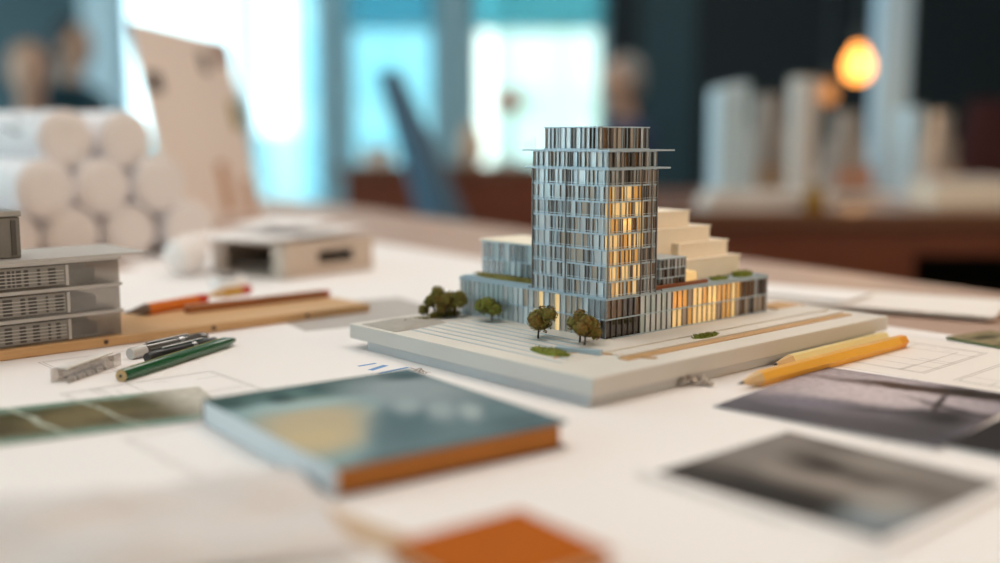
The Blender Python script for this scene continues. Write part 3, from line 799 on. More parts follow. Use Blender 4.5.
photo('violet grey seashore photo with dark branches at the right', P(940, 449, .0019), R(48), .132, .117, .0014, m_land)
m_misty = picture('photo of dark misty rocks', '#7d7570', [
    ('l', -1, .0, -.026, '#2a2422', .018), ('b', .012, .045, .016, .045, 0, '#14110f', .5), ('b', .045, .050, .013, .025, 0, '#968b83', .6), ('b', .022, .012, .018, .012, 0, '#8b959c', .6),
    ('b', .040, .020, .016, .010, 30, '#9a938c', .6), ('b', .058, .038, .008, .010, 0, '#3a3331', .6), ('b', .060, .062, .012, .014, 0, '#2e2826', .6), ('b', .078, .070, .012, .014, 0, '#3c3532', .6),
    ('b', .070, .020, .016, .02, 0, '#6b625d', .6), ('b', .078, .04, .006, .05, 0, '#8d857f', .6)], .28, .007, 34)
photo('dark photo of misty rocks nearest the viewer at the lower right', P(880, 540, .0019), R(41), .096, .102, .0014, m_misty, border=.006)
m_cove = picture('photo of dark reeds', '#2a2526', [('b', .06, .05, .03, .012, 20, '#7a6a68', .6), ('b', .03, .03, .03, .01, 30, '#3b3234', .6)], .28, .008, 40, grain=.3)
photo('dark photo overlapping the violet seashore photo at the right edge', P(943, 450) + dirv(-46)*.085, R(44), .075, .085, .0021, m_cove)
m_cardp = picture('photo of sandy garden', '#9a8a68', [('b', .012, .02, .012, .006, 20, '#4a3c2c', .6), ('b', .03, .03, .01, .01, 0, '#c2b08c', .6), ('b', .02, .045, .015, .006, 0, '#4d4a34', .6), ('b', .04, .01, .012, .005, 0, '#3f3424', .6)], .4, .006, 60, grain=.4)
t = photo('small sandy brown postcard with green edge at the right border', P(946, 341) + dirv(-58)*.06, R(32), .05, .06, .0014, m_cardp, th=.0016, cat='postcard')
t.children[0].data.materials[0] = plain('green card edge', '#6f7a52', .7)

# ================================================================ LEFT: drawing board with boxes and pencils
aB = R(43.3)
Bd = P(370, 313)
dB = Vector((math.cos(aB), math.sin(aB), 0)); nB_ = Vector((-math.sin(aB), math.cos(aB), 0))
BT = .0065
t = thing('wooden_board', 'long pale wooden board under the clear boxes and coloured pencils', 'board', (Bd.x, Bd.y, TZ+.0012), aB)
m_pine = wood('pale pine board', '#d6ac7c', '#c4945f', 22, .55, (1, 16, 16))
MB().box(-.75, 0, 0, .095, 0, BT).build('plank', m_pine, t, bevel=.0008)
b = MB()
for q in range(8): b.lathe([(.0016, 0), (.0016, .0006)], (0, 0, 0), 10, Matrix.Translation((-.06-.08*q, -.0001, .0035)) @ Matrix.Rotation(PI/2, 4, 'X'))
b.build('nail', plain('dark nail', '#4b3626', .5), t)
m_fade = wood('brown lacquered wood', '#b0703e', '#8d5228', 40, .45)
zb = BT+.0013
t = thing('wooden_rod', 'thin brown wooden rod lying along the pale wooden board', 'rod', (0, 0, 0))
a, c = P(186, 313, zb), P(322, 297, zb)
ZW = TZ+zb
d = c-a; L = d.length
t.location = (a.x, a.y, ZW); t.rotation_euler = (0, 0, math.atan2(d.y, d.x))
MB().box(0, L, -.004, .004, 0, .006).build('shaft', m_fade, t, bevel=.001)
MB().box(L, L+.006, -.0036, .0036, .0004, .0056).build('tip', plain('rust lacquer', '#b5532a', .4), t, bevel=.0008)
p1a, p1b = P(124, 319, zb), P(205, 304, zb)
pencil('pencil', 'orange pencil with dark point and red end nearest the clear boxes', p1a, p1b, zb, m_org, r=.0042, end=m_red, tip='#2a2422', cone=.022, wood_c='#6a5a50')
p2a, p2b = P(205, 304, zb+.004), P(250, 296, zb+.004)
pencil('pencil', 'short yellow pencil with red end behind the brown rod', P(203, 301, zb), P(249, 294, zb), zb, plain('mustard lacquer', '#cf9a35', .4, coat=.3), r=.0040, end=m_red, wood_c='#d8b483')

# clear stacked boxes
m_box = glassy('smoky clear plastic box', '#e9e5e1', '#c8c2bc', .16, .1, .10)
m_lid = glassy('frosted plastic lid', '#e8e4e0', '#d8d2cd', .7, .25, .15)
m_slat = plain('grey model slats', '#4d4846', .5, var=.2)
Bx = P(122, 334, BT+.0012)
def plastic_box(label, k):
    t = thing('plastic_box', label, 'box', (Bx.x, Bx.y, TZ+BT+.0012+k*.0182), aB, 'stack of clear plastic boxes')
    w, dp, h = .17, .085, .0155
    b = MB(); th = .0012
    b.box(-w, 0, 0, dp, 0, th); b.box(-w, 0, 0, th, th, h); b.box(-w, 0, dp-th, dp, th, h); b.box(-w, -w+th, th, dp-th, th, h); b.box(-th, 0, th, dp-th, th, h)
    b.build('body', m_box, t)
    MB().box(-w-.001, .0015, -.0012, dp+.001, h, h+.0024).build('lid', m_lid, t, bevel=.0005)
    ins = MB().box(-w+.004, -.037, -.0006, -.0001, .0016, h-.0012).build('front_insert', plain('grey louvred insert', '#8d8883', .5, var=.1), t)
    rng = random.Random(30+k); c = MB(); x = -w+.006
    while x < -.042:
        ww = rng.uniform(.0012, .0060); c.box(x, x+ww, -.0010, -.0006, .0026, h-.0024); x += ww+rng.uniform(.0010, .0060)
    c.build('dark_slats', m_slat, ins)
    c = MB()
    for zz in (.0042, .0064, .0086, .0108): c.box(-w+.005, -.038, -.0013, -.0010, zz, zz+.0006)
    c.build('louvres', plain('pale louvre', '#bcb7b2', .4), ins)
    MB().box(-w+.01, -.012, .012, dp-.012, th, .009).build('contents', plain('grey card contents', '#8f8780', .8), t)
    b = MB(); b.box(-.0365, -.0345, -.0008, -.0001, .001, h-.001); b.build('divider', m_lid, t)
plastic_box('bottom clear plastic box of the stack of three at the left', 0)
plastic_box('middle clear plastic box of the stack of three at the left', 1)
plastic_box('top clear plastic box of the stack of three at the left', 2)
zt_ = BT+.0012+2*.0182+.0180
t = thing('cover_sheet', 'frosted plastic sheet lying on top of the clear boxes', 'plastic sheet', (Bx.x, Bx.y, TZ+zt_), aB)
MB().box(-.18, .022, .002, .075, 0, .0012).build('sheet', m_lid, t)
gm = P(22, 258, zt_+.0012)
t = thing('metal_tin', 'small grey metal tin on top of the clear boxes', 'tin', (gm.x, gm.y, TZ+zt_+.0013), aB)
MB().box(-.05, 0, 0, .036, 0, .027).build('body', plain('dull grey metal', '#7d7a76', .35, metallic=.6, var=.2, scale=80), t, bevel=.001)
MB().box(-.051, .001, -.001, .037, .0272, .031).build('lid', plain('pale grey metal', '#a6a29d', .35, metallic=.5), t, bevel=.001)
b = MB()
for q in range(4): b.box(-.006-q*.011, -.003-q*.011, -.0007, 0, .002, .025)
b.build('rib', plain('dark grey metal', '#55524f', .4, metallic=.5), t)

# ================================================================ paper tubes
m_tube = plain('white tube paper', '#f0edf0', .7, var=.03, scale=10)
m_cap = plain('white plastic end cap', '#ece3e0', .55, var=.02, scale=20)
TR = .0325
aAx = R(138)                              # axis direction of the rolls, pointing away to the left
dAx = Vector((math.cos(aAx), math.sin(aAx), 0)); nAx = Vector((math.sin(aAx), -math.cos(aAx), 0))   # nAx points right/away
if nAx.x < 0: nAx = -nAx
def tube_roll(label, c, L, mark=False, first=[None]):
    """c: centre of the end facing the room"""
    if first[0] is None or mark:
        t = thing('paper_tube', label, 'tube', c, aAx, 'pile of white paper tubes')
        n = 40
        ring = lambda x, r: [Vector((x, r*math.cos(2*PI*k/n), r*math.sin(2*PI*k/n))) for k in range(n)]
        MB().rings([ring(0, TR*.93), ring(0, TR*.985), ring(.0012, TR), ring(L, TR), ring(L+.0008, TR*.95)]).build('tube', m_tube, t, smooth=True)
        MB().rings([ring(-.0040, TR*.2), ring(-.0040, TR*.6), ring(-.0030, TR*.86), ring(-.001, TR*.92), ring(0.0, TR*.92)]).build('end_cap', m_cap, t, smooth=True)
        MB().rings([ring(L+.0008, TR*.9), ring(L+.003, TR*.86)]).build('end_cap', m_cap, t, smooth=True)
        if mark:
            b = MB(); rng = random.Random(4)
            def curve_line(x0, a0, x1, a1, w):
                n = 6
                for k in range(n):
                    s0, s1 = k/n, (k+1)/n
                    q = []
                    for s, sg in ((s0, -1), (s1, -1), (s1, 1), (s0, 1)):
                        x = x0+(x1-x0)*s; aa = a0+(a1-a0)*s
                        if abs(x1-x0) > abs(a1-a0)*TR: aa += sg*w/TR/2
                        else: x += sg*w/2
                        q.append(Vector((x, (TR+.0002)*math.cos(aa), (TR+.0002)*math.sin(aa))))
                    b.poly(q, [(0, 1, 2, 3)])
            for k in range(16):
                x = .025+rng.uniform(0, .075); a0 = R(rng.uniform(0, 110))
                if rng.random() < .6: curve_line(x, a0, x+rng.uniform(.01, .03), a0, .0028)
                else: curve_line(x, a0, x, a0+rng.uniform(.2, .5), .0028)
            b.build('printed_plan', plain('grey print', '#3d3b40', .8), t)
        elif first[0] is None: first[0] = t
        return t
    t = copy_tree(first[0]); t.location = c; t['label'] = label; t['group'] = 'pile of white paper tubes'
    return t
base = P(105, 262)            # under the middle of the pile
base.z = TZ
dz = TR*1.672
def spot(row, i):            # row 0 bottom; i in tube widths along nAx
    return base + nAx*(i*2*TR*1.098) + Vector((0, 0, TR+.0006 + row*dz))
rows = [(0, (-1.5, -.5, .5, 1.5)), (1, (-1, 0, 1)), (2, (-.5, .5))]
names = {(0, 0): 'leftmost white paper tube in the bottom row of the pile', (0, 1): 'second white paper tube from the left in the bottom row', (0, 2): 'third white paper tube from the left in the bottom row', (0, 3): 'rightmost white paper tube in the bottom row of the pile',
         (1, 0): 'left white paper tube in the middle row of the pile', (1, 1): 'centre white paper tube in the middle row of the pile', (1, 2): 'right white paper tube in the middle row of the pile',
         (2, 0): 'top left white paper tube with dark printed marks', (2, 1): 'top right white paper tube of the pile, unprinted'}
rng = random.Random(12)
for r, idx in rows:
    for j, i in enumerate(idx):
        c = spot(r, i) + dAx*rng.uniform(-.012, .012)
        tube_roll(names[(r, j)], c, .30, mark=(r, j) == (2, 0))

# ================================================================ leaning mood board
TLc, TRc, BRc = D(131, 21, 1.677), D(227, 43, 2.0), P(264, 216)
ex = (TRc-TLc); W = ex.length; ex.normalize()
eyv = TRc-BRc
ez = ex.cross(eyv).normalized()
ey = ez.cross(ex).normalized()
Hh = eyv.dot(ey)
org = TRc - ey*Hh - ex*W
lift = TZ+.0012 - min(org.z, (org+ex*W).z)
M = Matrix((ex, ey, ez)).transposed().to_4x4(); M.translation = org+Vector((0, 0, max(lift, 0)))
mb = thing('mood_board', 'tall tan display board leaning behind the white paper tubes', 'board', (0, 0, 0))
mb.matrix_world = M
m_tanb = picture('tan display board', '#f0e2da', [('b', W*.4, Hh*.5, W*.4, Hh*.3, 0, '#f2e6de', .6)], .7, .01, 10)
MB().box(0, W, 0, Hh, -.006, 0).build('panel', m_tanb, mb, bevel=.001)
for (x0, y0, w, h, colr, lab) in ((.03, .66, .13, .10, '#4a3a34', 'dark brown swatch'), (.62, .80, .10, .12, '#6b5a50', 'grey brown swatch'), (.84, .86, .16, .14, '#7a4528', 'rust swatch in the corner'), (.86, .50, .12, .16, '#9a8a3e', 'olive swatch'), (.55, .04, .10, .27, '#c08a5c', 'orange strip'), (.82, .02, .09, .20, '#b87f52', 'orange strip')):
    MB().box(x0*W, (x0+w)*W, y0*Hh, (y0+h)*Hh, 0, .0012).build('swatch', plain('swatch '+colr, colr, .7, var=.2, scale=60), mb, label=lab)
# back strut down to the table
topb = M @ Vector((W*.5, Hh*.7, -.006)); nrm = ez if ez.y > 0 else -ez
foot = topb - Vector((ez.x, ez.y, 0)).normalized()*.16; foot.z = TZ+.0062
Mi = M.inverted()
MB().tube([Mi @ topb, Mi @ foot], .005, 8).build('back_strut', m_tan, mb)

# ================================================================ tray with papers
TyF = P(285, 281)
aT2 = R(52)
t = thing('letter_tray', 'beige flat tray with dark slots behind the coloured pencils', 'tray', (TyF.x, TyF.y, TZ+.0012), aT2)
m_tray = plain('beige tray plastic', '#ccb9a9', .6, var=.06)
wT, dT2, hT = .125, .115, .036
b = MB(); th = .003
b.box(0, wT, 0, dT2, 0, th); b.box(0, wT, 0, dT2, hT-th, hT); b.box(0, th, dT2-.022, dT2, th, hT-th); b.box(0, th, 0, .020, th, hT-th)
b.box(wT-th, wT, 0, dT2, th, hT-th); b.box(th, wT-th, dT2-th, dT2, th, hT-th)
b.box(th, .045, 0, th, th, hT-th); b.box(.095, wT-th, 0, th, th, hT-th); b.box(.045, .095, 0, th, th, .012); b.box(.045, .095, 0, th, .025, hT-th)
b.build('case', m_tray, t, bevel=.0006)
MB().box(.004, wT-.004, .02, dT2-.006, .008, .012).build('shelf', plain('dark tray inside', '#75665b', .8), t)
def curled(name, label, c, ang, w, h, z0, amp, mat, seed=2):
    def fn(s, q): return ((s-.5)*w, (q-.5)*h, .0006+amp*(s*s*.7+.3*(1-q)**2)*(1+.1*math.sin(6*q+seed)))
    return tag(MB().grid(fn, 16, 16, .0005).build(name, mat, smooth=True, loc=(c.x, c.y, TZ+z0), rot=(0, 0, ang)), label, 'paper')
cT = TyF + Vector((math.cos(aT2), math.sin(aT2), 0))*wT*.5 + Vector((-math.sin(aT2), math.cos(aT2), 0))*dT2*.55
curled('paper_sheet', 'white paper sheet curling on top of the beige tray', cT + Vector((-.02, .0, 0)), aT2, .135, .150, .0012+hT+.0002, .010, m_paper)
curled('paper_sheet', 'upper smaller white sheet lying on the paper on the beige tray', cT + Vector((-.01, .02, 0)), aT2+.25, .07, .09, .0012+hT+.0125, .004, m_paper, 5)
# crumpled paper ball, tape roll, loose sheet
cB = P(186, 276)
b = MB(); b.ball((0, 0, .020), .021, (1, 1, .92), 3, jit=.0016)
tag(b.build('paper_ball', m_paper, loc=(cB.x, cB.y, TZ+.0010)), 'crumpled white paper ball right of the paper tubes', 'paper')
cR = P(228, 287)
t = thing('tape_roll', 'white tape roll with dark green core in front of the beige tray', 'tape', (cR.x, cR.y, TZ+.0012))
MB().lathe([(.010, 0), (.017, 0), (.017, .009), (.010, .009), (.010, 0)], seg=30).build('tape', m_paper, t)
MB().lathe([(.0088, 0), (.0098, 0), (.0098, .0095), (.0088, .0095), (.0088, 0)], seg=30).build('core', plain('dark green card core', '#2c3b30', .7), t)
sheet('drawing_sheet', 'white sheet beneath the beige tray and the tape roll', P(235, 284), R(42), .30, .36, .0006, m_paper)
# shallow grey tray right behind the board
sheet('drawing_sheet', 'greyish sheet beneath the left corner of the model', MF(.07, .33), R(30), .13, .12, .0010, plain('grey tracing sheet', '#b9b0aa', .7))

# ================================================================ BACKGROUND DESKS
m_dw = wood('dark reddish brown desk', '#783514', '#5a250b', 8, .5, (1, 1, 10), coat=.2)
m_dwt = wood('brown desk top', '#7a4a2c', '#5f351d', 8, .35, (1, 12, 12), coat=.3)
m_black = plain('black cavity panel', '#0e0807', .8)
# right-hand desk
dk = thing('desk', 'dark brown desk on the right carrying white building models', 'desk', (.30, 2.10, 0))
MB().box(-.02, 1.75, -.012, .95, .72, .75).build('desktop', m_dwt, dk, bevel=.003)
MB().box(.0, .52, .0, .03, .0, .72).build('front_panel', m_dw, dk)
MB().box(.0, .03, .03, .92, 0, .72).build('side_panel', m_dw, dk)
MB().box(.49, .52, .03, .92, 0, .72).build('side_panel', m_dw, dk)
MB().box(.52, 1.73, .0, .03, .665, .72).build('apron', m_dw, dk)
MB().box(1.70, 1.73, .05, .92, 0, .72).build('side_panel', m_dw, dk)
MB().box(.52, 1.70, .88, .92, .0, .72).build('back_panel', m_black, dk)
for k, z in enumerate((.10, .30, .50)):
    dr = MB().box(.04, .48, -.006, .0, z, z+.185).build('drawer', m_dw, dk)
    MB().tube([(.2, -.014, z+.1), (.32, -.014, z+.1)], .004, 8).build('handle', m_leg, dr)
DT = .7502
def block_model(name, label, px, py_top, Y, w, d, mat, style='tower', extra=0, group='white building models on the desk', base=True, m2=None):
    c = D(px, 200, Y); c.z = DT
    top = D(px, py_top, Y).z - DT
    t = thing(name, label, 'model', c, R(20), group)
    if base: MB().box(-w*.75, w*.75, -d*.75, d*.75, 0, .008).build('base', m_paper2, t)
    z0 = .008 if base else 0
    if style == 'tower':
        MB().box(-w/2, w/2, -d/2, d/2, z0, top).build('block', mat, t, bevel=.001)
        for k in range(1, 9):
            z = z0+(top-z0)*k/9; MB().box(-w/2-.001, w/2+.001, -d/2-.001, d/2+.001, z, z+.002).build('floor_line', m_slab, t)
    elif style == 'slant':
        MB().poly([(-w/2, -d/2, z0), (w/2, -d/2, z0), (w/2, d/2, z0), (-w/2, d/2, z0), (-w/2, -d/2, top*.94), (w/2, -d/2, top), (w/2, d/2, top), (-w/2, d/2, top*.94)], ((3,2,1,0),(4,5,6,7),(0,1,5,4),(1,2,6,5),(2,3,7,6),(3,0,4,7))).build('block', mat, t, bevel=.001)
        for k in range(1, 9):
            z = z0+(top*.92-z0)*k/9; MB().box(-w/2-.001, w/2+.001, -d/2-.001, d/2+.001, z, z+.002).build('floor_line', m_slab, t)
    elif style == 'steps':
        for k in range(3):
            s = 1-.25*k; MB().box(-w/2*s, w/2*s, -d/2*s, d/2*s, z0+(top-z0)*k/3, z0+(top-z0)*(k+1)/3-.0002).build('block', mat, t, bevel=.001)
        b = MB()
        for k in range(6): b.box(-w/2+w*(k+.2)/6, -w/2+w*(k+.7)/6, -d/2-.001, -d/2, z0+.02, z0+(top-z0)/3-.01)
        b.build('openings', m2 or m_tan, t)
    return t
m_wb = plain('pale blue white acrylic', '#c4d8e2', .4, var=.04)
m_wg = plain('warm grey card', '#a29890', .7, var=.06)
m_wc = plain('pale card', '#d9cfc6', .7, var=.05)
block_model('building_model', 'tall pale blue white tower model at the left of the desk', 726, 82, 2.35, .070, .05, m_wb, 'slant')
block_model('building_model', 'stepped warm grey model behind the pale blue tower model', 765, 95, 2.62, .11, .09, m_wg, 'steps')
block_model('building_model', 'slim white tower model in the middle of the desk', 800, 78, 2.44, .05, .045, m_wc, 'tower')
block_model('building_model', 'low stepped card model under the glowing bulb', 843, 112, 2.72, .11, .09, m_wg, 'steps', m2=m_org)
block_model('building_model', 'white slab model standing beside the white post', 905, 108, 2.60, .035, .07, m_wb, 'tower')
block_model('card_box', 'tan card box right of the white post on the desk', 937, 112, 2.75, .075, .07, m_wg, 'steps')
# low white base tray under the models, cream box, amber jar
c = D(745, 200, 2.22); t = thing('paper_stack', 'low white stack of boards at the front of the desk', 'paper', (c.x, 2.20, DT), R(4))
for k in range(3): MB().box(-.10+.006*k, .18-.004*k, -.045, .045, k*.012, k*.012+.0115).build('board', m_wc, t, bevel=.001)
c = D(950, 200, 2.40); t = thing('card_box', 'low cream box at the right end of the desk', 'box', (c.x, 2.36, DT), R(6))
MB().box(-.085, .085, -.06, .06, 0, .045).build('body', m_cream, t, bevel=.002)
MB().box(-.087, .087, -.062, .062, .045, .058).build('lid', m_wc, t, bevel=.002)
c = D(812, 200, 2.13); t = thing('jar', 'small amber jar at the front edge of the dark desk', 'jar', (c.x, 2.115, DT))
MB().lathe([(.017, 0), (.020, .004), (.020, .034), (.014, .040), (.014, .044)], seg=20).build('body', plain('amber glass jar', '#a5761c', .2, coat=.5), t, smooth=True)
MB().lathe([(.0155, .0442), (.0155, .054), (.001, .054)], seg=20).build('lid', plain('olive lid', '#6a5a20', .4), t, smooth=True)

# white post behind the desk
MB().box(.98, 1.36, YB-.03, YB, 0, ZC).build('trim_5', plain('dark teal pilaster', '#23434e', .6, var=.08, scale=3), kind='structure')
c = D(893, 0, 3.35)
MB().box(c.x-.042, c.x+.042, 3.30, 3.40, 0, ZC).build('trim_4', plain('pale blue white post', '#a9c6dc', .5, var=.03), kind='structure')
# pendants
def pendant(label, px, py, Y, r, strength, power, col):
    c = D(px, py, Y); t = thing('pendant_lamp', label, 'lamp', c, 0, 'warm pendant bulbs')
    prof = [(.001, -r*1.12), (r*.55, -r*1.0), (r*.92, -r*.5), (r, 0), (r*.86, r*.55), (r*.5, r*1.1), (r*.36, r*1.45)]
    MB().lathe(prof, seg=24).build('bulb', emit('bulb '+label[:8], col, strength), t, smooth=True)
    MB().lathe([(r*.42, r*1.46), (r*.44, r*2.4), (r*.2, r*2.7), (.003, r*2.75)], seg=18).build('socket', m_blk, t, smooth=True)
    MB().tube([(0, 0, r*2.7), (0, 0, ZC-c.z-.02)], .003, 6).build('cord', m_blk, t)
    MB().lathe([(.045, ZC-c.z-.025), (.05, ZC-c.z)], seg=18).build('ceiling_rose', m_blk, t)
    lamp('lamp', 'POINT', (0, 0, -r*1.12-.02), power, (1, .62, .28), r*.6, t)
pendant('large glowing pendant bulb left of the white post', 858, 66, 2.85, .036, 5, 2.2, '#ffa04a')
pendant('small dim amber pendant bulb lower left of the large one', 828, 94, 3.2, .026, 1.0, .3, '#e89a5a')  # added bulb in place of a reflected glow
# unseen pendants beside and behind the viewer, added for warm light and reflections
def added_pendant(label, x, y, z, power):
    t = thing('pendant_lamp', label, 'lamp', (x, y, z), 0, 'warm pendant bulbs'); r = .09
    MB().lathe([(.001, -r), (r*.6, -r*.8), (r, 0), (r*.6, r*.8), (.02, r*1.05)], seg=24).build('bulb', emit('warm globe glass', '#ffc27a', 7), t, smooth=True)
    MB().lathe([(.022, r*1.05), (.024, r*1.5), (.004, r*1.6)], seg=18).build('socket', m_blk, t)
    MB().tube([(0, 0, r*1.6), (0, 0, ZC-z-.01)], .003, 6).build('cord', m_blk, t)
    lamp('lamp', 'POINT', (0, 0, -r-.03), power, (1, .74, .48), .09, t)
added_pendant('unseen warm globe pendant added over the near right end of the worktable', 1.35, -.35, 1.55, 16)
added_pendant('unseen warm globe pendant added right of the dark photos and worktable', 1.55, .35, 1.45, 11)

# left background: wooden sideboard with desk lamp, high-backed chair
sb = thing('sideboard', 'brown wooden sideboard in front of the rear window', 'sideboard', (-.32, 4.25, 0))
MB().box(-.32, .62, 0, .5, .755, .79).build('top', m_dwt, sb, bevel=.003)
MB().box(-.30, .60, .03, .48, .08, .755).build('carcass', m_dw, sb)
for k in range(2):
    d_ = MB().box(-.29+.45*k, .14+.45*k, .008, .03, .10, .74).build('door', m_dw, sb)
    MB().tube([(.10-.10*k+.12*k+.08*k, -.004, .45), (.10+.10*k, -.004, .6)], .006, 8).build('handle', m_leg, d_)
for x in (-.26, .56):
    for y in (.07, .44): MB().box(x-.02, x+.02, y-.02, y+.02, 0, .08).build('leg', m_leg, sb)
zs = .7902
c = D(509, 160, 4.4); t = thing('desk_lamp', 'small tan desk lamp on the wooden sideboard', 'lamp', (c.x, 4.45, zs))
MB().lathe([(.06, 0), (.06, .012), (.012, .018), (.001, .018)], seg=22).build('base', m_wc, t, smooth=True)
MB().tube([(0, 0, .016), (0, 0, .26)], .010, 10).build('stem', plain('dusky pink metal', '#a07868', .5), t)
MB().lathe([(.075, .22), (.045, .31), (.041, .31), (.071, .22), (.075, .22)], seg=22).build('lamp_shade', plain('tan lamp shade', '#b98f7c', .7), t, smooth=True)
c = D(472, 165, 4.4); t = thing('vase', 'pale sand vase left of the tan desk lamp', 'vase', (c.x, 4.42, zs))
MB().lathe([(.035, 0), (.055, .05), (.05, .11), (.028, .15), (.034, .17), (.028, .17), (.024, .15)], seg=22).build('body', plain('sand ceramic', '#c9a98c', .5), t, smooth=True)
c = D(375, 180, 4.3); t = thing('card_box', 'pale box on the left end of the wooden sideboard', 'box', (c.x, 4.42, zs))
MB().box(-.06, .06, -.05, .05, 0, .06).build('body', m_wc, t, bevel=.002); MB().box(-.062, .062, -.052, .052, .06, .075).build('lid', m_wg, t, bevel=.002)

# high-backed blue grey chair, seen nearly side on
m_chair = plain('blue grey upholstery', '#4a6478', .8, var=.08, scale=30)
cc = D(425, 200, 3.1)
ch = thing('office_chair', 'blue grey chair with tall curved back beyond the table', 'chair', (cc.x, 3.1, 0), R(8))
b = MB()
def back(s, q):
    z = .50+.58*q; wv = .24*(1-.45*q**2)
    x = .085 - .19*q + .05*math.sin(PI*q); 
    return (x + .02*math.cos(PI*(s-.5)), (s-.5)*2*wv, z)
rg = []
for k in range(15):
    q = k/14; z = .48+.60*q; hw = .23*(1-.35*q**2); th = .075*(1-.65*q)+.010; x = .10-.20*q**1.15
    rg.append([Vector((x+th*math.cos(2*PI*j/20), hw*math.sin(2*PI*j/20), z)) for j in range(20)])
b.rings(rg).build('backrest', m_chair, ch, smooth=True)
MB().box(-.36, .12, -.24, .24, .42, .50).build('seat', m_chair, ch, bevel=.03)
MB().tube([(-.12, 0, .10), (-.12, 0, .42)], .03, 12).build('column', m_leg, ch)
for k in range(5):
    a = 2*PI*k/5; lg = MB().tube([(-.12, 0, .11), (-.12+.28*math.cos(a), .28*math.sin(a), .07)], [.025, .015], 8).build('leg', m_leg, ch)
    MB().ball((-.12+.28*math.cos(a), .28*math.sin(a), .03), .03, sub=2).build('castor', m_blk, lg, smooth=True)
# maroon chair at the far right
cc = D(1003, 150, 3.4)
ch = thing('office_chair', 'dark maroon chair back at the right border behind the desk', 'chair', (cc.x+.18, 3.45, 0), R(90))
m_mar = plain('dark maroon upholstery', '#3c0f12', .8, var=.1)
rg = []
for k in range(11):
    q = k/10; z = .50+.52*q; hw = .24*(1-.2*q**3); th = .04*(1-.5*q)+.008; x = .12+.06*q
    rg.append([Vector((x+th*math.cos(2*PI*j/20), hw*math.sin(2*PI*j/20), z)) for j in range(20)])
MB().rings(rg).build('backrest', m_mar, ch, smooth=True)
MB().box(-.30, .12, -.24, .24, .42, .50).build('seat', m_mar, ch, bevel=.03)
MB().tube([(-.1, 0, .10), (-.1, 0, .42)], .03, 12).build('column', m_leg, ch)
for k in range(5):
    a = 2*PI*k/5; lg = MB().tube([(-.1, 0, .11), (-.1+.28*math.cos(a), .28*math.sin(a), .07)], [.025, .015], 8).build('leg', m_leg, ch)
    MB().ball((-.1+.28*math.cos(a), .28*math.sin(a), .03), .03, sub=2).build('castor', m_blk, lg, smooth=True)

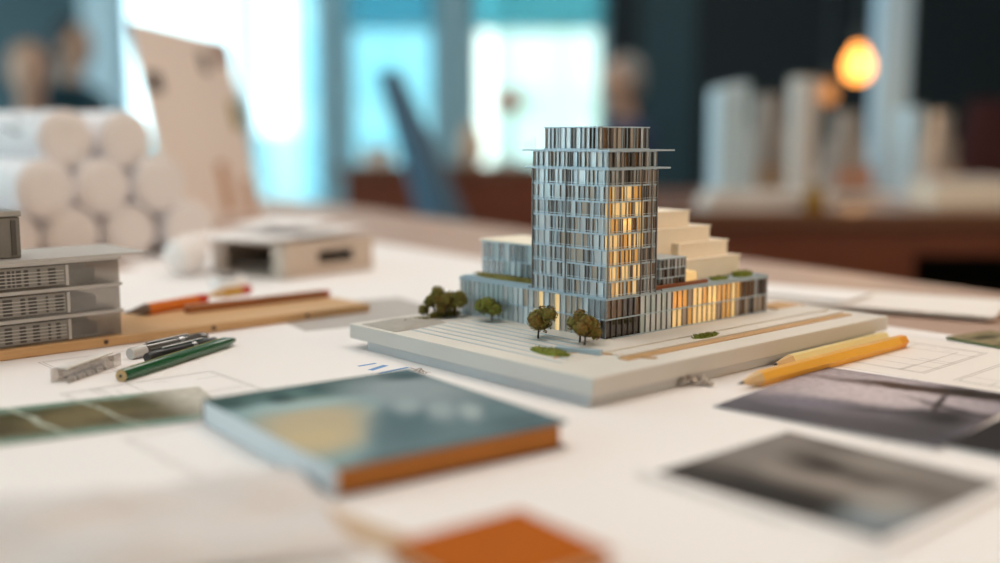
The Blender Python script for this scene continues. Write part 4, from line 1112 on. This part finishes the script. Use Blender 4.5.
# ================================================================ PEOPLE (seated, far in the background)
m_skin = plain('skin', '#c99a80', .55, var=.05)
def capsule(b, p, q, r0, r1):
    p, q = Vector(p), Vector(q); n = 5
    b.tube([p.lerp(q, i/n) for i in range(n+1)], [r0+(r1-r0)*i/n for i in range(n+1)], 12)
    b.ball(p, r0*1.0, sub=2); b.ball(q, r1*1.0, sub=2)
def remesh(o, v):
    m = o.modifiers.new('remesh', 'REMESH'); m.mode = 'VOXEL'; m.voxel_size = v; m.use_smooth_shade = True
    s = o.modifiers.new('smooth', 'SMOOTH'); s.iterations = 3; s.factor = .5
def person(label, px, py_head, Y, face_ang, hair_c, shirt, trousers, seat_label, hair='short', skin=None):
    hc = D(px, py_head, Y)
    hz = hc.z
    pz = hz-.66                      # pelvis centre height
    t = thing('person', label, 'person', (hc.x, hc.y, 0), face_ang)   # local +x is the way the person faces
    sk = skin or m_skin
    sh_z = pz+.43
    b = MB()
    # head, neck
    b.ball((0.02, 0, hz+.02), .1, (.95, .78, 1.12), 3); b.ball((.045, 0, hz-.055), .07, (.8, .78, .8), 2)
    b.ball((.115, 0, hz-.005), .02, (.9, .7, 1.2), 2); b.ball((.105, 0, hz-.052), .02, (.6, 1.3, .5), 2)
    for s in (-1, 1):
        b.ball((0.01, s*.08, hz), .028, (.7, .45, 1.1), 2); b.ball((.094, s*.034, hz+.022), .014, sub=2)
    capsule(b, (0, 0, hz-.10), (-.02, 0, sh_z+.01), .052, .06)
    # torso
    b.ball((-.02, 0, sh_z-.12), .17, (.62, 1.0, 1.0), 3); b.ball((0, 0, pz+.14), .15, (.68, .95, 1.0), 3); b.ball((0, 0, pz), .16, (.8, 1.05, .75), 3)
    for s in (-1, 1):
        S = (-.02, s*.175, sh_z-.03); E = (.03, s*.23, pz+.17); Wr = (.27, s*.17, pz+.145); K = (.44, s*.11, pz+.01); A = (.42, s*.11, .09)
        capsule(b, S, E, .052, .042); capsule(b, E, Wr, .040, .027)
        b.ball((.315, s*.165, pz+.135), .04, (1.1, .85, .45), 2)
        for f in range(4):
            y = s*(.138+.018*f); L = (.058, .072, .066, .05)[3-f]
            capsule(b, (.34, y, pz+.135), (.34+L*.6, y, pz+.125), .0085, .0082); capsule(b, (.34+L*.6, y, pz+.125), (.34+L, y, pz+.105), .0082, .007)
        capsule(b, (.30, s*.138, pz+.135), (.335, s*.112, pz+.122), .011, .009)
        capsule(b, (.03, s*.09, pz-.02), K, .085, .06); capsule(b, K, A, .056, .036)
        capsule(b, (.42, s*.11, .05), (.56, s*.12, .035), .042, .03)
    body = b.build('body', sk, t, smooth=True); remesh(body, .011)
    # shirt
    b = MB()
    b.ball((-.02, 0, sh_z-.12), .18, (.66, 1.0, 1.0), 3); b.ball((0, 0, pz+.14), .162, (.72, .97, 1.0), 3); b.ball((0, 0, pz+.03), .17, (.8, 1.05, .6), 3)
    capsule(b, (-.012, 0, sh_z+.02), (-.02, 0, sh_z-.05), .068, .1)
    for s in (-1, 1):
        S = (-.02, s*.175, sh_z-.03); E = (.03, s*.23, pz+.17); Wr = (.23, s*.182, pz+.15)
        capsule(b, S, E, .063, .053); capsule(b, E, Wr, .050, .038)
        capsule(b, S, (-.01, s*.04, sh_z-.005), .06, .07)
    o = b.build('shirt', shirt, t, smooth=True); remesh(o, .014)
    b = MB(); b.ball((0, 0, pz-.01), .172, (.82, 1.05, .72), 3)
    for s in (-1, 1):
        K = (.44, s*.11, pz+.01); A = (.42, s*.11, .13)
        capsule(b, (.03, s*.09, pz-.02), K, .094, .07); capsule(b, K, A, .066, .055)
    o = b.build('trousers', trousers, t, smooth=True); remesh(o, .014)
    b = MB()
    for s in (-1, 1): capsule(b, (.41, s*.11, .045), (.575, s*.12, .038), .045, .036); b.box(.37, .6, s*.115-.04, s*.115+.04, 0, .02)
    o = b.build('shoes', m_blk, t, smooth=True); remesh(o, .01)
    hm = plain('hair '+hair_c, hair_c, .7, var=.25, scale=120)
    b = MB(); b.ball((-.012, 0, hz+.045), .104, (.98, .84, 1.0), 3)
    b.ball((-.045, 0, hz-.005), .08, (.75, 1.0, 1.1), 3)
    for v in b.bm.verts:
        if v.co.x > .055 and v.co.z < hz+.07: v.co.x = .055-(v.co.x-.055)*.2
        v.co += Vector((random.uniform(-1, 1), random.uniform(-1, 1), random.uniform(-1, 1)))*.002
    o = b.build('hair', hm, t, smooth=True); remesh(o, .012)
    # stool
    st = thing('stool', seat_label, 'stool', (hc.x, hc.y, 0), face_ang)
    sz = pz-.135
    MB().lathe([(.17, sz-.05), (.18, sz-.03), (.17, sz-.004), (.001, sz-.004)], seg=24).build('seat', m_leg, st, smooth=True)
    for k in range(4):
        a = PI/4+k*PI/2; MB().tube([(.10*math.cos(a), .10*math.sin(a), sz-.05), (.19*math.cos(a), .19*math.sin(a), 0)], .013, 8).build('leg', m_leg, st)
m_navy = plain('navy shirt cloth', '#232f52', .85, var=.1)
m_tealc = plain('dark teal shirt cloth', '#123c4a', .85, var=.1)
m_beigec = plain('beige shirt cloth', '#b08d78', .85, var=.08)
m_trou = plain('dark trousers cloth', '#22242a', .9)
person('grey haired person in navy shirt seated before the dark wall', 623, 84, 5.45, R(200), '#8b8784', m_navy, m_trou, 'stool under the grey haired person in the navy shirt')
person('sandy haired person in beige shirt seated at far left', 30, 75, 4.7, R(-60), '#b08468', m_beigec, m_trou, 'stool under the sandy haired person in beige')
person('dark haired person in dark teal shirt behind the paper tubes', 72, 48, 5.6, R(-20), '#15151a', m_tealc, m_trou, 'stool under the dark haired person in dark teal')

# ================================================================ WORLD, CAMERA
w = bpy.data.worlds.new('sky'); sc.world = w; w.use_nodes = True
nt = w.node_tree; nt.nodes.clear()
o = nt.nodes.new('ShaderNodeOutputWorld'); bg = nt.nodes.new('ShaderNodeBackground')
tc = nt.nodes.new('ShaderNodeTexCoord'); sx = nt.nodes.new('ShaderNodeSeparateXYZ'); nt.links.new(tc.outputs['Generated'], sx.inputs[0])
mr = nt.nodes.new('ShaderNodeMapRange'); mr.inputs['From Min'].default_value = -.05; mr.inputs['From Max'].default_value = .5; nt.links.new(sx.outputs['Z'], mr.inputs['Value'])
nt.links.new(mix(nt, mr.outputs[0], (.96, 1.0, 1.0, 1), (.80, .94, 1.0, 1)), bg.inputs[0]); bg.inputs[1].default_value = 3.5
nt.links.new(bg.outputs[0], o.inputs[0])

cam = bpy.data.cameras.new('camera'); co = bpy.data.objects.new('camera', cam); COL.objects.link(co)
co.location = CAM; co.rotation_euler = (PI/2-PITCH, 0, 0)
cam.sensor_width = 36; cam.sensor_fit = 'HORIZONTAL'; cam.lens = F/1000*36
cam.clip_start = .01; cam.clip_end = 200
cam.dof.use_dof = True
cam.dof.focus_distance = .668
cam.dof.aperture_fstop = cam.lens/1000/.0212
sc.camera = co
sc.view_settings.view_transform = 'Standard'; sc.view_settings.look = 'None'; sc.view_settings.gamma = 1; sc.view_settings.use_curve_mapping = False
sc.view_settings.exposure = 0.12
sc.cycles.transparent_max_bounces = 24
sc.cycles.max_bounces = 8
